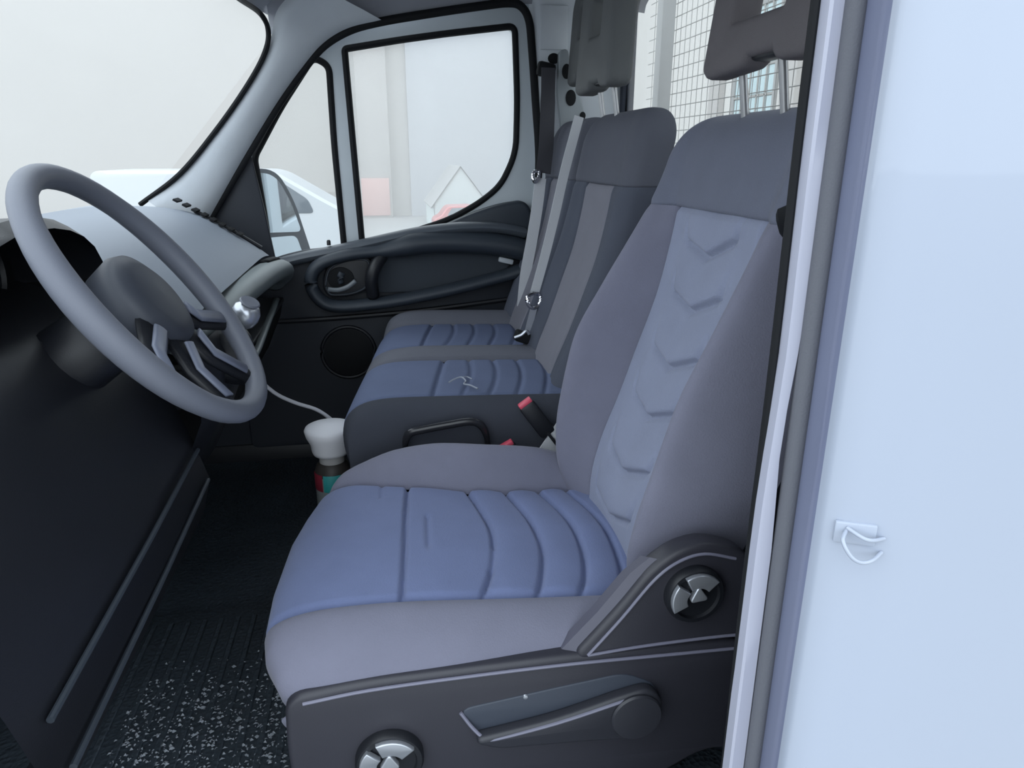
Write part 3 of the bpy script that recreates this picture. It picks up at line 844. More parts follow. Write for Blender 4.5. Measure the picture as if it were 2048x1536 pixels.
# ---------------------------------------------------------------- passenger bench
bs = thing('passenger_bench', 'two place grey passenger bench seat along the far door, blue quilted cushion panels', 'seat', (0.15, 1.82, 0))
BXF = [(1.36, -0.070), (1.40, -0.098), (1.45, -0.104), (1.60, -0.085), (1.82, -0.060), (2.05, -0.030), (2.20, -0.006), (2.25, 0.02)]
BP = [(0.0, 0.050, 0.28), (0.05, 0.008, 0.34), (0.10, -0.004, 0.385), (0.15, 0.0, 0.425), (0.20, 0.018, 0.452), (0.26, 0.050, 0.468), (0.36, 0.10, 0.474), (0.55, 0.20, 0.472), (0.78, 0.36, 0.466), (1.0, 0.50, 0.460)]
BD = [(a, b) for a, b, c in BP]; BZ = [(a, c) for a, b, c in BP]
def bench_piece(name, m, ya, yb, dz, quilt=False, nu=24, nt=70):
    rows = []
    for i in range(nt + 1):
        t = i / nt
        d = sinterp(BD, t); z = sinterp(BZ, t)
        row = []
        for j in range(nu + 1):
            u = j / nu
            y = ya + (yb - ya) * u
            x = interp(BXF, y) + d
            low = min(1, t / 0.2)
            zz = z + dz(u, x, t) * (0.3 + 0.7 * low)
            if quilt:
                e = max(groove(y - ya, 0.007), groove(yb - y, 0.007))
                lines = [0.088 + 0.05 * u] + [0.088 + 0.05 * u + 0.062 * k + 0.014 * math.sin(PI * u) for k in (1, 2, 3, 4, 5)]
                g = max(groove(x - l, 0.005) * (1.0 if k == 0 else 0.7) for k, l in enumerate(lines))
                zz -= 0.010 * e + 0.009 * g
            row.append((x, y, zz))
        rows.append(row)
    return MB().rows(rows).build(name, m, bs, smooth=180)
flat = lambda u, x, t: 0.004 * math.sin(PI * u)
bench_piece('cushion_panel', BENCH_BLUE, 1.445, 1.735, flat, True, 48, 130)
bench_piece('cushion_panel', BENCH_BLUE, 1.865, 2.135, flat, True, 48, 130)
bench_piece('cushion_divider', BENCH_GREY, 1.735, 1.865, lambda u, x, t: -0.009 * (groove(u, 0.05) + groove(1 - u, 0.05)) + 0.014 * math.sin(PI * u) * min(1, max(0, (t - 0.25) / 0.2)))
bench_piece('cushion_bolster', BENCH_GREY, 2.135, 2.25, lambda u, x, t: -0.009 * groove(u, 0.06) + 0.03 * math.sin(PI * u * 0.8) - 0.05 * u ** 6)
# near side: a rolled edge that runs down into the side face
rows = []
for i in range(61):
    t = i / 60
    d = sinterp(BD, t); z = sinterp(BZ, t)
    row = []
    for p in cr([(1.447, -0.010, 0), (1.443, 0.0, 0), (1.425, 0.004, 0), (1.405, -0.002, 0), (1.392, -0.018, 0), (1.386, -0.045, 0), (1.384, -0.09, 0), (1.384, -0.16, 0), (1.39, -0.26, 0)], 3):
        k = 0.25 + 0.75 * min(1, t / 0.25)
        row.append((interp(BXF, max(p.x, 1.40)) + d + 0.02 * max(0, 1.40 - p.x) / 0.016 * max(0, 1 - t / 0.2), p.x, max(0.12, z + p.y * k)))
    rows.append(row)
MB().rows(rows).build('cushion_side', BENCH_SIDE, bs, smooth=180)
MB().box((0.20, 1.82, 0.19), (0.46, 0.80, 0.36), bevel=0.03).build('bench_base', DEEP_BLACK, bs)
bmats = (mat('bench_back_panel', (122, 122, 132), 0.9, bump=0.35, scale=420, vary=0.08, vscale=14, spec=0.25), mat('bench_back_bolster', (82, 86, 98), 0.9, bump=0.35, scale=420, vary=0.08, vscale=14, spec=0.25), mat('bench_back_band', (92, 94, 104), 0.9, bump=0.35, scale=420, vary=0.08, vscale=14, spec=0.25), DARK_FABRIC)
make_back(bs, 1.675, 0.215, 0.105, 1.068, 0.02, 0.15, bmats, None, zbot=0.40, nu=24, nv=40, depth=0.085)
make_back(bs, 2.068, 0.172, 0.095, 1.068, 0.02, 0.15, bmats, None, zbot=0.40, nu=24, nv=40, depth=0.085)
HRM = mat('bench_headrest_plastic', (98, 100, 101), 0.7, bump=0.2, scale=420, vary=0.08, vscale=14, spec=0.3)
make_headrest(bs, 1.765, 0.128, 0.510, 1.132, 0.235, HRM, lean=0.06, hole=(0.45, 0.40, 0.86), zpost=1.03, thick=0.06)
make_headrest(bs, 2.085, 0.085, 0.560, 1.178, 0.225, HRM, lean=0.06, hole=(0.42, 0.40, 0.86), zpost=1.03, thick=0.05, rods=())
# loop handle on the side of the bench
MB().tube(cr([(0.024, 1.378, 0.375), (0.022, 1.366, 0.40), (0.032, 1.358, 0.424), (0.06, 1.356, 0.431), (0.11, 1.355, 0.438), (0.155, 1.356, 0.442), (0.178, 1.358, 0.434), (0.192, 1.366, 0.41), (0.198, 1.378, 0.375)], 6), 0.0085, 12, flat=0.006).build('side_handle', mat('loop_handle_black', (40, 41, 46), 0.25), bs, smooth=180)

# ================================================================ BELTS AND SMALL THINGS ON THE SEATS
def buckle(label, x, y, z, ang, L, dirx, parent_grp):
    b = thing('belt_buckle', label, 'buckle', (x, y, z), parent_grp)
    ax = Vector((math.sin(ang) * -1, 0, math.cos(ang)))
    rot = Matrix.Rotation(-ang, 3, 'Y')
    c = Vector((x, y, z))
    MB().box(c + ax * (L * 0.5), (0.036, 0.024, L), rot=rot, bevel=0.007).build('buckle_body', BLACK_PLASTIC, b)
    MB().box(c + ax * (L + 0.001), (0.031, 0.019, 0.010), rot=rot, bevel=0.003).build('release_button', RED, b)
    MB().strip([c - ax * 0.10, c - ax * 0.04, c + ax * 0.01], 0.03, 0.006, (0, 1, 0.01)).build('stalk', BLACK_PLASTIC, b)
    return b
buckle('seat belt buckle with pink red button leaning against the bench side, the higher one', 0.325, 1.352, 0.405, 0.62, 0.088, 0, None)
buckle('low seat belt buckle, only its red button tip shows behind the driver cushion', 0.262, 1.335, 0.335, 0.5, 0.065, 0, None)
w = MB().strip([(0.318, 1.345, 0.340), (0.345, 1.345, 0.392), (0.382, 1.345, 0.462)], [0.062, 0.050, 0.036], 0.004, (1, 0, -0.5))
tag(w.build('recliner_strap', BELT), 'pale grey strap between the driver backrest and the bench', 'strap')

# passenger belt on the door pillar
pb = thing('passenger_belt', 'outer passenger seat belt hanging dark from a black ring on the door pillar', 'seat belt', (0.49, 2.2, 1.2))
MB().box((0.507, 2.222, 1.212), (0.056, 0.028, 0.042), rot=((0, 1, 0), 0.2), bevel=0.010).build('belt_ring', DEEP_BLACK, pb)
MB().strip(cr([(0.508, 2.195, 1.215), (0.505, 2.185, 1.10), (0.498, 2.165, 1.00), (0.482, 2.13, 0.92)], 5), [0.042] * 4 + [0.044] * 12, 0.003, (1, 0.0, 0.1)).build('webbing', DARK_BELT, pb)
MB().tube(cr([(0.468, 2.127, 0.925), (0.466, 2.122, 0.905), (0.456, 2.122, 0.893), (0.449, 2.125, 0.905), (0.452, 2.127, 0.922)], 5, closed=True), 0.005, 8, closed=True).build('belt_tongue', CHROME, pb)
MB().strip(cr([(0.474, 2.13, 0.905), (0.462, 2.12, 0.82), (0.446, 2.12, 0.72), (0.428, 2.12, 0.62), (0.418, 2.12, 0.52)], 5), 0.034, 0.003, (1, 0.0, 0.1)).build('webbing', BELT, pb)
# middle belt crossing the seat back
mbt = thing('middle_belt', 'pale seat belt slanting down over the bench backs to a silver tongue', 'seat belt', (0.5, 2.0, 1.0))
MB().strip(cr([(0.516, 1.87, 1.065), (0.479, 1.86, 0.933), (0.454, 1.86, 0.819), (0.429, 1.86, 0.714), (0.400, 1.86, 0.608)], 5), 0.025, 0.003, (1, 0.0, 0.15)).build('webbing', BELT, mbt)
MB().tube(cr([(0.376, 1.838, 0.604), (0.380, 1.835, 0.582), (0.394, 1.833, 0.574), (0.410, 1.835, 0.586), (0.410, 1.838, 0.608), (0.394, 1.840, 0.614)], 5, closed=True), 0.0055, 8, closed=True).build('belt_tongue', CHROME, mbt)
MB().strip(cr([(0.394, 1.833, 0.577), (0.385, 1.832, 0.542), (0.376, 1.830, 0.507)], 4), 0.018, 0.004, (1, 0.0, 0.2)).build('tongue_blade', SILVER, mbt)
an = thing('belt_anchor', 'black buckle clump at the foot of the bench backs under the silver tongue', 'buckle', (0.39, 1.86, 0.48))
MB().box((0.374, 1.832, 0.492), (0.070, 0.035, 0.030), rot=((0, 1, 0), 0.35), bevel=0.007).build('buckle_body', DEEP_BLACK, an)
MB().tube(cr([(0.336, 1.812, 0.500), (0.354, 1.809, 0.507), (0.368, 1.809, 0.518), (0.376, 1.809, 0.508)], 5), 0.004, 8).build('metal_edge', SILVER, an)
# driver belt at the near pillar
db = thing('driver_belt', 'driver seat belt running down beside the open door pillar with a black guide', 'seat belt', (0.38, 0.62, 0.9))
MB().rows([[(0.366 + dx, 0.62, 0.918 + dz), (0.372 + dx, 0.605, 0.925 + dz), (0.40 + dx, 0.60, 0.937 + dz), (0.41 + dx, 0.62, 0.93 + dz), (0.40 + dx, 0.635, 0.922 + dz), (0.372 + dx, 0.632, 0.912 + dz)] for dx, dz in [(0.0, 0.004), (0.001, -0.002), (0.006, -0.014), (0.012, -0.02)]], closed_u=True, cap=True).build('belt_guide', DEEP_BLACK, db)
MB().strip(cr([(0.392, 0.622, 0.915), (0.393, 0.62, 0.76), (0.388, 0.62, 0.617), (0.387, 0.62, 0.50), (0.387, 0.62, 0.30)], 5), 0.016, 0.003, (1, 0.3, 0)).build('webbing', mat('driver_belt_webbing', (76, 78, 88), 0.75, bump=0.3, scale=900), db)
MB().tube([(0.3815, 0.615, 0.893), (0.375, 0.615, 0.874)], 0.0018, 8).build('belt_stop', WHITE_PLASTIC, db)

# scrap of pale wire lying on the middle seat
sc = MB().tube(cr([(0.128, 1.50, 0.484), (0.143, 1.51, 0.488), (0.158, 1.515, 0.490), (0.166, 1.495, 0.487), (0.160, 1.480, 0.485), (0.172, 1.465, 0.486), (0.186, 1.445, 0.484)], 5), 0.0019, 8)
sc.tube(cr([(0.158, 1.515, 0.489), (0.172, 1.525, 0.487), (0.182, 1.512, 0.485)], 4), 0.0015, 8)
tag(sc.build('bent_wire', mat('pale_bent_wire', (150, 156, 168), 0.4)), 'small bent pale wire lying on the middle seat cushion', 'wire')

# ================================================================ DASHBOARD
da = thing('dashboard', 'dark dashboard with pale grey top and curved lip before the passenger bench', 'dashboard', (-0.4, 1.4, 0.5))
def extrude_y(prof, ya, yb, n=2, bow=0.0):
    rows = []
    for i in range(n + 1):
        y = ya + (yb - ya) * i / n
        rows.append([(x, y, z) for x, z in prof])
    return rows
top = cr([(-0.334, 0.700, 0), (-0.36, 0.722, 0), (-0.42, 0.765, 0), (-0.50, 0.815, 0), (-0.60, 0.84, 0), (-0.75, 0.845, 0)], 4)
rows = []
for i in range(25):
    y = 1.27 + 0.91 * i / 24
    k = max(0, (y - 2.0) / 0.18)
    rows.append([(p.x - 0.0 * k, y, p.y - 0.012 * k * k) for p in top])
MB().rows(rows).build('top_pad', DASH_TOP, da, smooth=180)
MB().tube(cr([(-0.352, 2.175, 0.712), (-0.43, 2.17, 0.765), (-0.52, 2.165, 0.82)], 5), 0.006, 8).build('top_edge', BLACK_PLASTIC, da)
for i in range(8):
    MB().box((-0.40 - 0.022 * i, 2.135, 0.757 + 0.0135 * i), (0.014, 0.05, 0.006), rot=((0, 1, 0), 0.55), bevel=0.001, seg=1).build('vent_slat', DEEP_BLACK, da)
# curved lip: near the middle it drops towards the gear lever
lip = cr([(-0.365, 1.30, 0.655), (-0.352, 1.45, 0.655), (-0.340, 1.62, 0.664), (-0.326, 1.80, 0.668), (-0.312, 1.98, 0.666), (-0.302, 2.12, 0.655), (-0.312, 2.20, 0.630), (-0.34, 2.235, 0.60)], 6)
MB().tube(lip, 0.030, 16, flat=0.040).build('front_lip', DASH_LIP, da, smooth=180)
MB().tube(cr([(-0.318, 1.98, 0.697), (-0.306, 2.08, 0.692), (-0.304, 2.16, 0.672)], 5), 0.006, 8, flat=0.012).build('lip_groove', DEEP_BLACK, da, smooth=180)
MB().box((-0.50, 1.78, 0.60), (0.10, 0.92, 0.16), bevel=0.01).build('shelf_back', DEEP_BLACK, da)
MB().box((-0.41, 1.86, 0.548), (0.20, 0.72, 0.016), bevel=0.005).build('shelf', BLACK_PLASTIC, da)
MB().tube(cr([(-0.305, 1.52, 0.535), (-0.298, 1.62, 0.545), (-0.308, 1.85, 0.552), (-0.325, 2.18, 0.556)], 5), 0.006, 10, flat=0.009).build('shelf_edge', DASH_LIP, da, smooth=180)
MB().rows(extrude_y([(-0.315, 0.542), (-0.325, 0.50), (-0.37, 0.40), (-0.44, 0.30), (-0.52, 0.24), (-0.70, 0.20)], 1.50, 2.22)).build('lower_panel', DEEP_BLACK, da)
# middle stack with the gear lever, and the driver's side
MB().rows([[(-0.315 - o_, y, 0.66), (-0.295 - o_, y, 0.62), (-0.305 - o_, y, 0.52), (-0.35 - o_, y, 0.42), (-0.45, y, 0.34)] for y, o_ in [(1.24, 0.03), (1.27, 0.005), (1.36, 0.0), (1.47, 0.005), (1.50, 0.03)]]).build('centre_stack', BLACK_PLASTIC, da)
MB().rows(extrude_y([(-0.75, 0.80), (-0.60, 0.78), (-0.46, 0.73), (-0.41, 0.66), (-0.385, 0.56), (-0.36, 0.48), (-0.34, 0.40), (-0.36, 0.33), (-0.45, 0.28)], 0.58, 1.26)).build('knee_panel', BLACK_PLASTIC, da)
for k, (za, xa) in enumerate([(0.455, -0.346), (0.395, -0.336)]):
    MB().tube([(xa, 0.62, za - 0.01), (xa, 0.95, za), (xa - 0.002, 1.24, za + 0.012)], 0.004, 8).build('panel_ridge', DOOR_PLASTIC, da)
hood = []
for i in range(13):
    a = PI * i / 12
    yc = 1.05 + 0.215 * math.cos(a)
    zc = 0.76 + 0.115 * math.sin(a) ** 0.7
    hood.append([(-0.455, yc, zc), (-0.475, yc, zc + 0.016), (-0.62, yc, zc + 0.01), (-0.70, yc, zc - 0.01)])
MB().rows(hood).build('instrument_hood', BLACK_PLASTIC, da)
MB().box((-0.60, 1.05, 0.79), (0.02, 0.42, 0.17), bevel=0.005).build('instrument_panel', DEEP_BLACK, da)
for yy in (0.95, 1.15):
    MB().lathe([(0.0, 0.0), (0.058, 0.0), (0.062, 0.006), (0.058, 0.010), (0.055, 0.004), (0.0, 0.004)], (-0.588, yy, 0.80), (1, 0, 0), 32, cap=False).build('dial', BLACK_PLASTIC, da)
MB().box((-0.80, 1.42, 0.38), (0.06, 1.84, 0.9)).build('bulkhead', DEEP_BLACK, da)

gl = thing('gear_lever', 'gear lever with shiny silver knob on the dashboard beside the steering wheel', 'gear lever', (-0.29, 1.36, 0.62))
MB().lathe([(0.010, 0.0), (0.018, 0.005), (0.025, 0.018), (0.026, 0.031), (0.022, 0.043), (0.012, 0.049), (0.0, 0.050)], (-0.270, 1.355, 0.662), (0.35, 0, 0.94), 28, cap=False).build('knob', SILVER, gl, smooth=180)
MB().lathe([(0.016, 0.0), (0.019, 0.003), (0.017, 0.006), (0.0, 0.006)], (-0.251, 1.350, 0.7075), (0.45, -0.25, 0.86), 24, cap=False).build('knob_cap', WHEEL_SKIN, gl)
MB().lathe([(0.050, -0.01), (0.048, 0.02), (0.036, 0.04), (0.034, 0.055), (0.024, 0.075), (0.013, 0.085)], (-0.305, 1.36, 0.580), (0.35, 0, 0.94), 24).build('gaiter', BLACK_PLASTIC, gl, smooth=180)

# ================================================================ STEERING WHEEL
sw = thing('steering_wheel', 'dark grey steering wheel with silver marked spokes before the driver seat', 'steering wheel', (-0.32, 1.05, 0.78))
WC = Vector((-0.32, 1.05, 0.78)); AL = math.radians(35)
EY = Vector((0, 1, 0)); EM = Vector((-math.sin(AL), 0, math.cos(AL))); EN = Vector((math.cos(AL), 0, math.sin(AL)))
WR = 0.200
def wp(a, r=WR, n=0.0):
    return WC + EY * (r * math.cos(a)) + EM * (r * math.sin(a)) + EN * n
rim = [wp(2 * PI * i / 64) for i in range(64)]
rr = [0.0165 + 0.0025 * max(0, math.cos(4 * PI * i / 64)) for i in range(64)]
MB().tube(rim, rr, 16, closed=True, up=tuple(EN)).build('rim', WHEEL_SKIN, sw, smooth=180)
hub = MB().lathe([(0.0, 0.012), (0.05, 0.010), (0.070, 0.002), (0.076, -0.012), (0.070, -0.05), (0.05, -0.06)], WC, tuple(EN), 36, cap=False).build('hub', mat('wheel_hub_plastic', (58, 62, 72), 0.5, bump=0.1, scale=800), sw, smooth=180)
for a in (math.radians(-28), math.radians(208), math.radians(-68), math.radians(248)):
    MB().tube([wp(a, 0.062, -0.012), wp(a, 0.12, -0.018), wp(a, 0.192, -0.004)], [0.009, 0.009, 0.010], 12, flat=[0.030, 0.020, 0.017], up=tuple(EN)).build('spoke', BLACK_PLASTIC, sw, smooth=180)
    s = MB().tube([wp(a, 0.08, 0.001), wp(a, 0.12, -0.007), wp(a, 0.175, 0.004)], 0.004, 10, flat=0.012, up=tuple(EN)).build('spoke_trim', mat('spoke_grey', (120, 126, 144), 0.35) if 'spoke_grey' not in bpy.data.materials else bpy.data.materials['spoke_grey'], sw, smooth=180)
MB().tube([WC - EN * 0.04, WC - EN * 0.16, WC - EN * 0.26], [0.05, 0.055, 0.05], 20, up=(0, 1, 0)).build('column_shroud', BLACK_PLASTIC, sw, smooth=180)

# ================================================================ CANISTER AND CORD
cn = thing('canister', 'canister with white domed lid and coloured label before the bench front', 'canister', (-0.145, 1.60, 0.0))
K = Vector((-0.150, 1.60, 0.0))
MB().lathe([(0.0, 0.0), (0.040, 0.0), (0.043, 0.01), (0.043, 0.245), (0.038, 0.262), (0.030, 0.270)], K, (0, 0, 1), 32, cap=False).build('body', mat('canister_brown', (62, 58, 56), 0.5), cn)
MB().lathe([(0.0433, 0.150), (0.0436, 0.152), (0.0436, 0.238), (0.0433, 0.240)], K, (0, 0, 1), 32, cap=False).build('label', mat('label_grey', (120, 126, 128), 0.5), cn)
for nm, a0, a1, m_ in (('red_patch', 185, 238, MAROON), ('teal_patch', 242, 320, TEAL)):
    MB().rows([[K + Vector((r_ * math.cos(math.radians(a0 + (a1 - a0) * i / 10)), r_ * math.sin(math.radians(a0 + (a1 - a0) * i / 10)), z_)) for i in range(11)] for r_, z_ in ((0.0436, 0.205), (0.0444, 0.207), (0.0444, 0.246), (0.0432, 0.248))]).build(nm, m_, cn)
MB().lathe([(0.028, 0.262), (0.030, 0.265), (0.030, 0.295), (0.026, 0.297)], K, (0, 0, 1), 28).build('neck', IVORY_PLASTIC, cn)
MB().lathe([(0.030, 0.288), (0.042, 0.292), (0.045, 0.300), (0.047, 0.318), (0.056, 0.338), (0.059, 0.352), (0.056, 0.358), (0.052, 0.360), (0.030, 0.366), (0.0, 0.368)], K, (0, 0, 1), 40, cap=False).build('lid', WHITE_PLASTIC, cn, smooth=60)
crd = cr([(-0.40, 1.70, 0.50), (-0.345, 1.74, 0.462), (-0.318, 1.76, 0.425), (-0.285, 1.76, 0.392), (-0.240, 1.75, 0.370), (-0.190, 1.74, 0.352), (-0.150, 1.72, 0.325), (-0.120, 1.71, 0.285), (-0.10, 1.70, 0.15), (-0.11, 1.68, 0.006)], 8)
tag(MB().tube(crd, 0.0048, 10).build('cord', CORD, smooth=180), 'pale cord drooping from the dashboard to behind the white lidded canister', 'cord')

# ================================================================ FLOOR MAT WITH GRIT
mt = thing('floor_mat', 'dark ribbed rubber mat in the driver footwell', 'mat', (-0.35, 1.2, 0.0))
MB().box((-0.38, 1.02, 0.006), (0.44, 0.80, 0.012), bevel=0.005).build('mat_sheet', FLOOR_RUBBER, mt)
for i in range(12):
    MB().box((-0.56 + 0.034 * i, 1.16, 0.0125), (0.012, 0.44, 0.006), bevel=0.002, seg=1).build('rib', FLOOR_RUBBER, mt)
g = MB()
for i in range(2600):
    y = 0.84 + 0.46 * random.random() ** 0.9
    x = -0.50 + 0.36 * random.random()
    if y > 1.08 and random.random() < (y - 1.08) / 0.18:
        continue
    s = random.uniform(0.0015, 0.0052)
    a = random.random() * PI
    c = Vector((x, y, 0.0125 + s * 0.3))
    p = [c + Vector((math.cos(a) * s, math.sin(a) * s * 0.6, 0)), c + Vector((-math.sin(a) * s * .8, math.cos(a) * s, 0)), c - Vector((math.cos(a) * s, math.sin(a) * s * 0.7, 0)), c + Vector((0, 0, s * 0.7))]
    v = [g.bm.verts.new(q) for q in p]
    for f in ((0, 1, 3), (1, 2, 3), (2, 0, 3), (0, 2, 1)):
        g.bm.faces.new([v[k] for k in f])
gr = g.build('grit', GRIT, smooth=0)
gr['kind'] = 'stuff'
tag(gr, 'pale grit scattered over the rubber mat at the door sill', 'grit')

# ================================================================ OUTSIDE
# door mirror on the passenger side
mi = thing('side_mirror', 'passenger door mirror outside the quarter window, large glass over a small wide glass', 'mirror', (-0.35, 2.55, 0.62))
MN = Vector((0.42, -0.907, 0.0)).normalized()
MU = Vector((MN.y * -1, MN.x, 0)); MU = Vector((0.907, 0.42, 0))
MCc = Vector((-0.372, 2.66, 0.765))
def mp(u, v, d=0.0):
    return MCc + MU * u + Vector((0.10, 0, 1)) .normalized() * 0 + Vector((0, 0, v)) + MU * (-0.22 * v) + MN * d
def slab(name, m, out, d0, d1, parent, inset=0.0):
    rows = [[mp(u, v, d0) for u, v in out], [mp(u, v, d1) for u, v in out]]
    if inset:
        rows.insert(0, [mp(u * (1 - inset), v * (1 - inset), d0 - 0.05) for u, v in out])
    return MB().rows(rows, closed_u=True, cap=True).build(name, m, parent, smooth=30)
hs = rounded([(-0.115, 0.155), (0.062, 0.162), (0.078, 0.04), (0.088, -0.15), (-0.10, -0.17)], 0.03, 6)
hs = rounded([(-0.12, 0.162, .02), (0.055, 0.160, .05), (0.085, 0.05, .05), (0.090, -0.165, .03), (-0.12, -0.175, .03)], 0.03, 6)
slab('housing', DOOR_PLASTIC, hs, -0.03, 0.0, mi, inset=0.25)
slab('mirror_glass', MIRROR, rounded([(-0.11, 0.148, .02), (0.043, 0.146, .045), (0.070, 0.05, .05), (0.076, -0.060, .02), (-0.11, -0.055, .02)], .03, 6), 0.0005, 0.004, mi)
slab('wide_glass', MIRROR, rounded([(-0.11, -0.075, .01), (0.052, -0.072, .02), (0.056, -0.155, .02), (-0.11, -0.160, .02)], .02, 6), 0.0005, 0.004, mi)
MB().tube([(-0.40, 2.36, 0.66), (-0.44, 2.50, 0.66), tuple(mp(-0.08, -0.05, -0.06))], 0.018, 12).build('arm', BLACK_PLASTIC, mi)

# wire guard behind the rear window
gd = thing('wire_guard', 'pale steel guard of upright posts and fine wire mesh behind the rear window', 'guard', (1.05, 1.9, -0.2))
HW = None
zs_ = [0.55 + 0.042 * i for i in range(27)]
ys_ = [1.0 + 0.042 * i for i in range(44)]
def shared(name, me, loc, parent, first=[None]):
    o = bpy.data.objects.new(name, me)
    COL.objects.link(o)
    o.parent = parent
    o.matrix_parent_inverse = parent_matrix(parent).inverted()
    o.location = loc
    return o
h = MB().tube([(0, 0.95, 0), (0, 2.85, 0)], 0.0016, 6).build('wire', WIRE, gd)
h.location = (1.06, 0, zs_[0])
for z in zs_[1:]:
    shared('wire', h.data, (1.06, 0, z), gd)
v = MB().tube([(0, 0, 0.50), (0, 0, 1.68)], 0.0012, 6, up=(1, 0, 0)).build('wire', WIRE, gd)
v.location = (1.063, ys_[0], 0)
for y in ys_[1:]:
    shared('wire', v.data, (1.063, y, 0), gd)
p0 = MB().box((0, 0, 0.45), (0.05, 0.055, 2.5), bevel=0.006).build('post', POST, gd)
p0.location = (1.02, 2.59, 0)
for y in (1.72, 1.10):
    shared('post', p0.data, (1.09, y, 0), gd)
MB().box((1.05, 1.90, 0.50), (0.05, 1.95, 0.06), bevel=0.006).build('rail', POST, gd)
MB().box((1.05, 1.90, 1.69), (0.05, 1.95, 0.06), bevel=0.006).build('rail', POST, gd)

# building across the yard, seen through the passenger and quarter windows
bA = thing('building', 'long pale rendered building across the yard beyond the passenger window', 'building', (0, 30, -0.8))
MB().box((-20, 46.8, 7.2), (110, 1, 20)).build('wall', RENDER_WALL, bA)
MB().box((6.8, 46.2, 7.2), (9.8, 0.3, 20)).build('panel', RENDER_BLUE, bA)
MB().box((-0.2, 45.6, 7.2), (1.8, 1.5, 20), bevel=0.03).build('column', COLUMN_MAT, bA)
MB().box((-9, 46.2, -2.0), (14, 0.3, 1.6)).build('plinth', COLUMN_MAT, bA)
# building behind the vehicle
bB = thing('workshop', 'pale building with gridded window seen through the rear cab window', 'building', (12, 20, -0.8))
MB().box((12.5, 20.0, 4.2), (1, 50, 14)).build('wall', WORKSHOP_WALL, bB)

wf = Matrix.Translation((11.96, 22.5, 3.6))
wo_ = [(21.25, 1.9), (23.75, 1.9), (23.75, 5.4), (21.25, 5.4)]
fr = plate('window_frame', POST, [(21.1, 1.75), (23.9, 1.75), (23.9, 5.55), (21.1, 5.55)], [wo_], 'YZ', 11.97, 0.10, 0.01, bB)
for i in range(5):
    for j in range(4):
        MB().box((11.98, 21.25 + 0.5 * i + 0.25, 1.9 + 0.875 * j + 0.4375), (0.03, 0.42, 0.79), bevel=0.01, seg=1).build('pane', BLOCK_GLASS, fr)
for i in range(4):
    MB().box((11.96, 21.75 + 0.5 * i, 3.65), (0.06, 0.07, 3.5), bevel=0.01, seg=1).build('glazing_bar', WIRE, fr)
for j in range(3):
    MB().box((11.955, 22.5, 2.775 + 0.875 * j), (0.05, 2.5, 0.07), bevel=0.01, seg=1).build('glazing_bar', WIRE, fr)
for yy in (20.2, 25.0):
    MB().box((11.9, yy, 4.2), (0.25, 0.8, 14), bevel=0.02, seg=1).build('column', COLUMN_MAT, bB)

tag(MB().box((-0.27, 44.80, -1.45), (1.66, 0.08, 2.2), bevel=0.01).build('wall_sign', SIGN_RED), 'pale hazed red square panel fixed low on the beige column', 'panel')

tn = thing('party_tent', 'small white gabled tent in the yard beyond the passenger window', 'tent', (3.9, 36, -2.7))
gx, gy = 3.95, 36.0
hw_, dp = 1.35, 6.0
za, ze, zb_ = 0.47, -1.35, -2.7
MB().rows([[(gx - hw_, gy, zb_), (gx - hw_, gy, ze), (gx, gy, za - 0.03), (gx + hw_, gy, ze), (gx + hw_, gy, zb_)], [(gx - hw_, gy + 0.04, zb_), (gx - hw_, gy + 0.04, ze), (gx, gy + 0.04, za - 0.03), (gx + hw_, gy + 0.04, ze), (gx + hw_, gy + 0.04, zb_)]], closed_u=True, cap=True).build('gable', TENT, tn, smooth=0)
for s_ in (-1, 1):
    MB().rows([[(gx, gy - 0.1, za), (gx, gy + dp, za)], [(gx + s_ * (hw_ + 0.15), gy - 0.1, ze - 0.15), (gx + s_ * (hw_ + 0.15), gy + dp, ze - 0.15)], [(gx + s_ * (hw_ + 0.15), gy - 0.1, ze - 0.21), (gx + s_ * (hw_ + 0.15), gy + dp, ze - 0.21)], [(gx, gy - 0.1, za - 0.06), (gx, gy + dp, za - 0.06)]], closed_v=True).build('roof', TENT_ROOF, tn, smooth=0)
    MB().box((gx + s_ * hw_, gy + dp / 2, (ze + zb_) / 2), (0.05, dp, ze - zb_)).build('side_wall', TENT, tn)

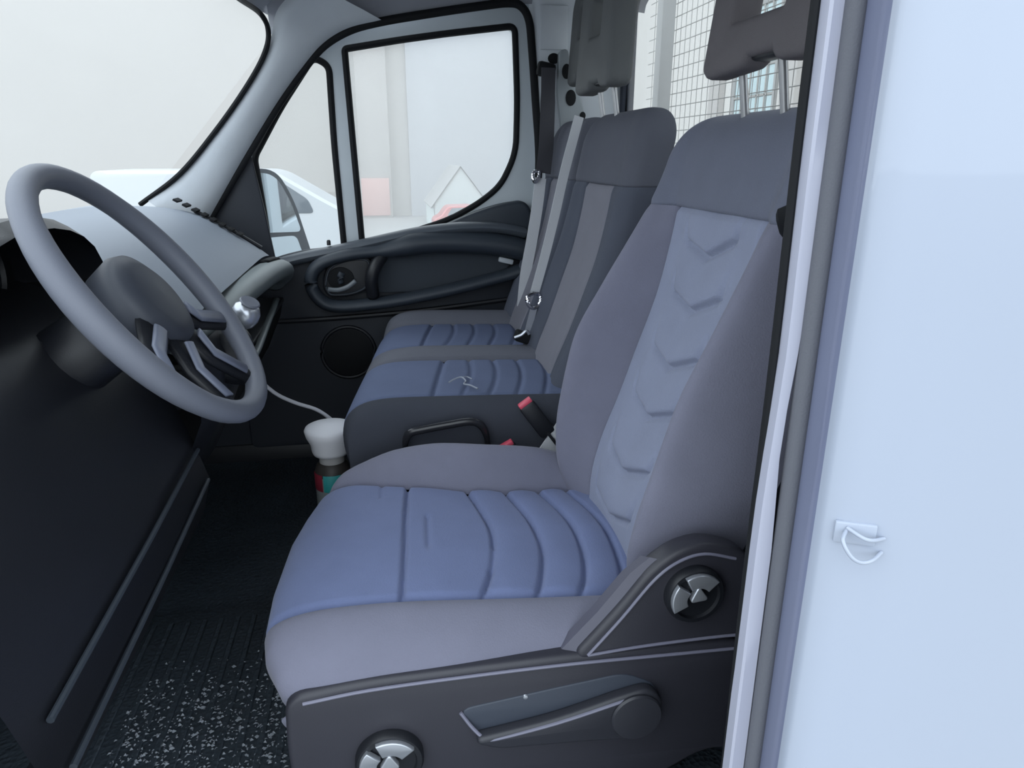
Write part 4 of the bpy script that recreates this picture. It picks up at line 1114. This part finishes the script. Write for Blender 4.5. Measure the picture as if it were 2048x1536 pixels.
def car(name, label, x0, y0, z0, prof, glass, width, paint, wheels, wr_):
    t = thing(name, label, 'car', (x0, y0, z0))
    w2 = width / 2
    rows = []
    for dy, k in ((-w2, 0.94), (-w2 * 0.93, 1.0), (w2 * 0.93, 1.0), (w2, 0.94)):
        cx = sum(p[0] for p in prof) / len(prof); cz = sum(p[1] for p in prof) / len(prof)
        rows.append([(x0 + cx + (px - cx) * k, y0 + dy, z0 + cz + (pz - cz) * k) for px, pz in prof])
    MB().rows(rows, closed_u=True, cap=True).build('body', paint, t, smooth=30)
    for gp in glass:
        plate('side_window', CAR_GLASS, [(x0 + a, z0 + b) for a, b in gp], (), 'XZ', y0 - w2 - 0.0, 0.03, 0.008, t)
    for wx in wheels:
        for dy in (-w2 + 0.08, w2 - 0.08):
            MB().lathe([(0.0, -0.09), (wr_ * .6, -0.09), (wr_, -0.07), (wr_, 0.07), (wr_ * .6, 0.09), (0.0, 0.09)], (x0 + wx, y0 + dy, z0 + wr_), (0, 1, 0), 20, cap=False).build('wheel', TYRE, t)
    return t
car('white_van', 'white van parked outside beyond the quarter window', -5.25, 15.5, -1.85,
    rounded([(0.0, 0.35), (0.0, 2.55, .2), (3.25, 2.55, .25), (4.20, 1.98, .1), (4.70, 1.70, .2), (4.85, 1.2, .1), (4.85, 0.35, .1)], 0.05),
    [rounded([(3.0, 1.75), (3.0, 2.35), (3.35, 2.35), (3.85, 2.0), (3.95, 1.75)], 0.08)], 1.95, CAR_WHITE, (0.9, 4.0), 0.34)
car('red_car', 'red car beside the white gabled tent in the yard', 2.35, 34.0, -2.7,
    rounded([(0.0, 0.3), (0.02, 0.85, .15), (0.35, 1.0, .1), (0.65, 1.42, .2), (1.95, 1.45, .3), (2.6, 1.0, .15), (3.6, 0.85, .25), (3.75, 0.3)], 0.08),
    [rounded([(0.65, 1.0), (0.85, 1.33), (1.75, 1.36), (2.3, 1.0)], 0.06)], 1.65, CAR_RED, (0.7, 3.0), 0.3)
# things behind the cab that the door mirror shows
bl = thing('skip_container', 'orange skip container in the yard behind the cab', 'container', (9.5, 4.6, -0.8))
MB().rows([[(9.5 + k * 0.9 - 0.0, 4.0 + j * 0.9, z) for k, j in ((-1, -1), (1, -1), (1, 1), (-1, 1))] for z in (-0.8,)] + [[(9.5 + k * 1.2, 4.3 + j * 1.2, 1.2) for k, j in ((-1, -1), (1, -1), (1, 1), (-1, 1))]], closed_u=True, cap=True).build('tub', ORANGE, bl, smooth=0)
MB().box((9.5, 4.3, 1.2), (2.5, 2.5, 0.08), bevel=0.02).build('rim', ORANGE, bl)
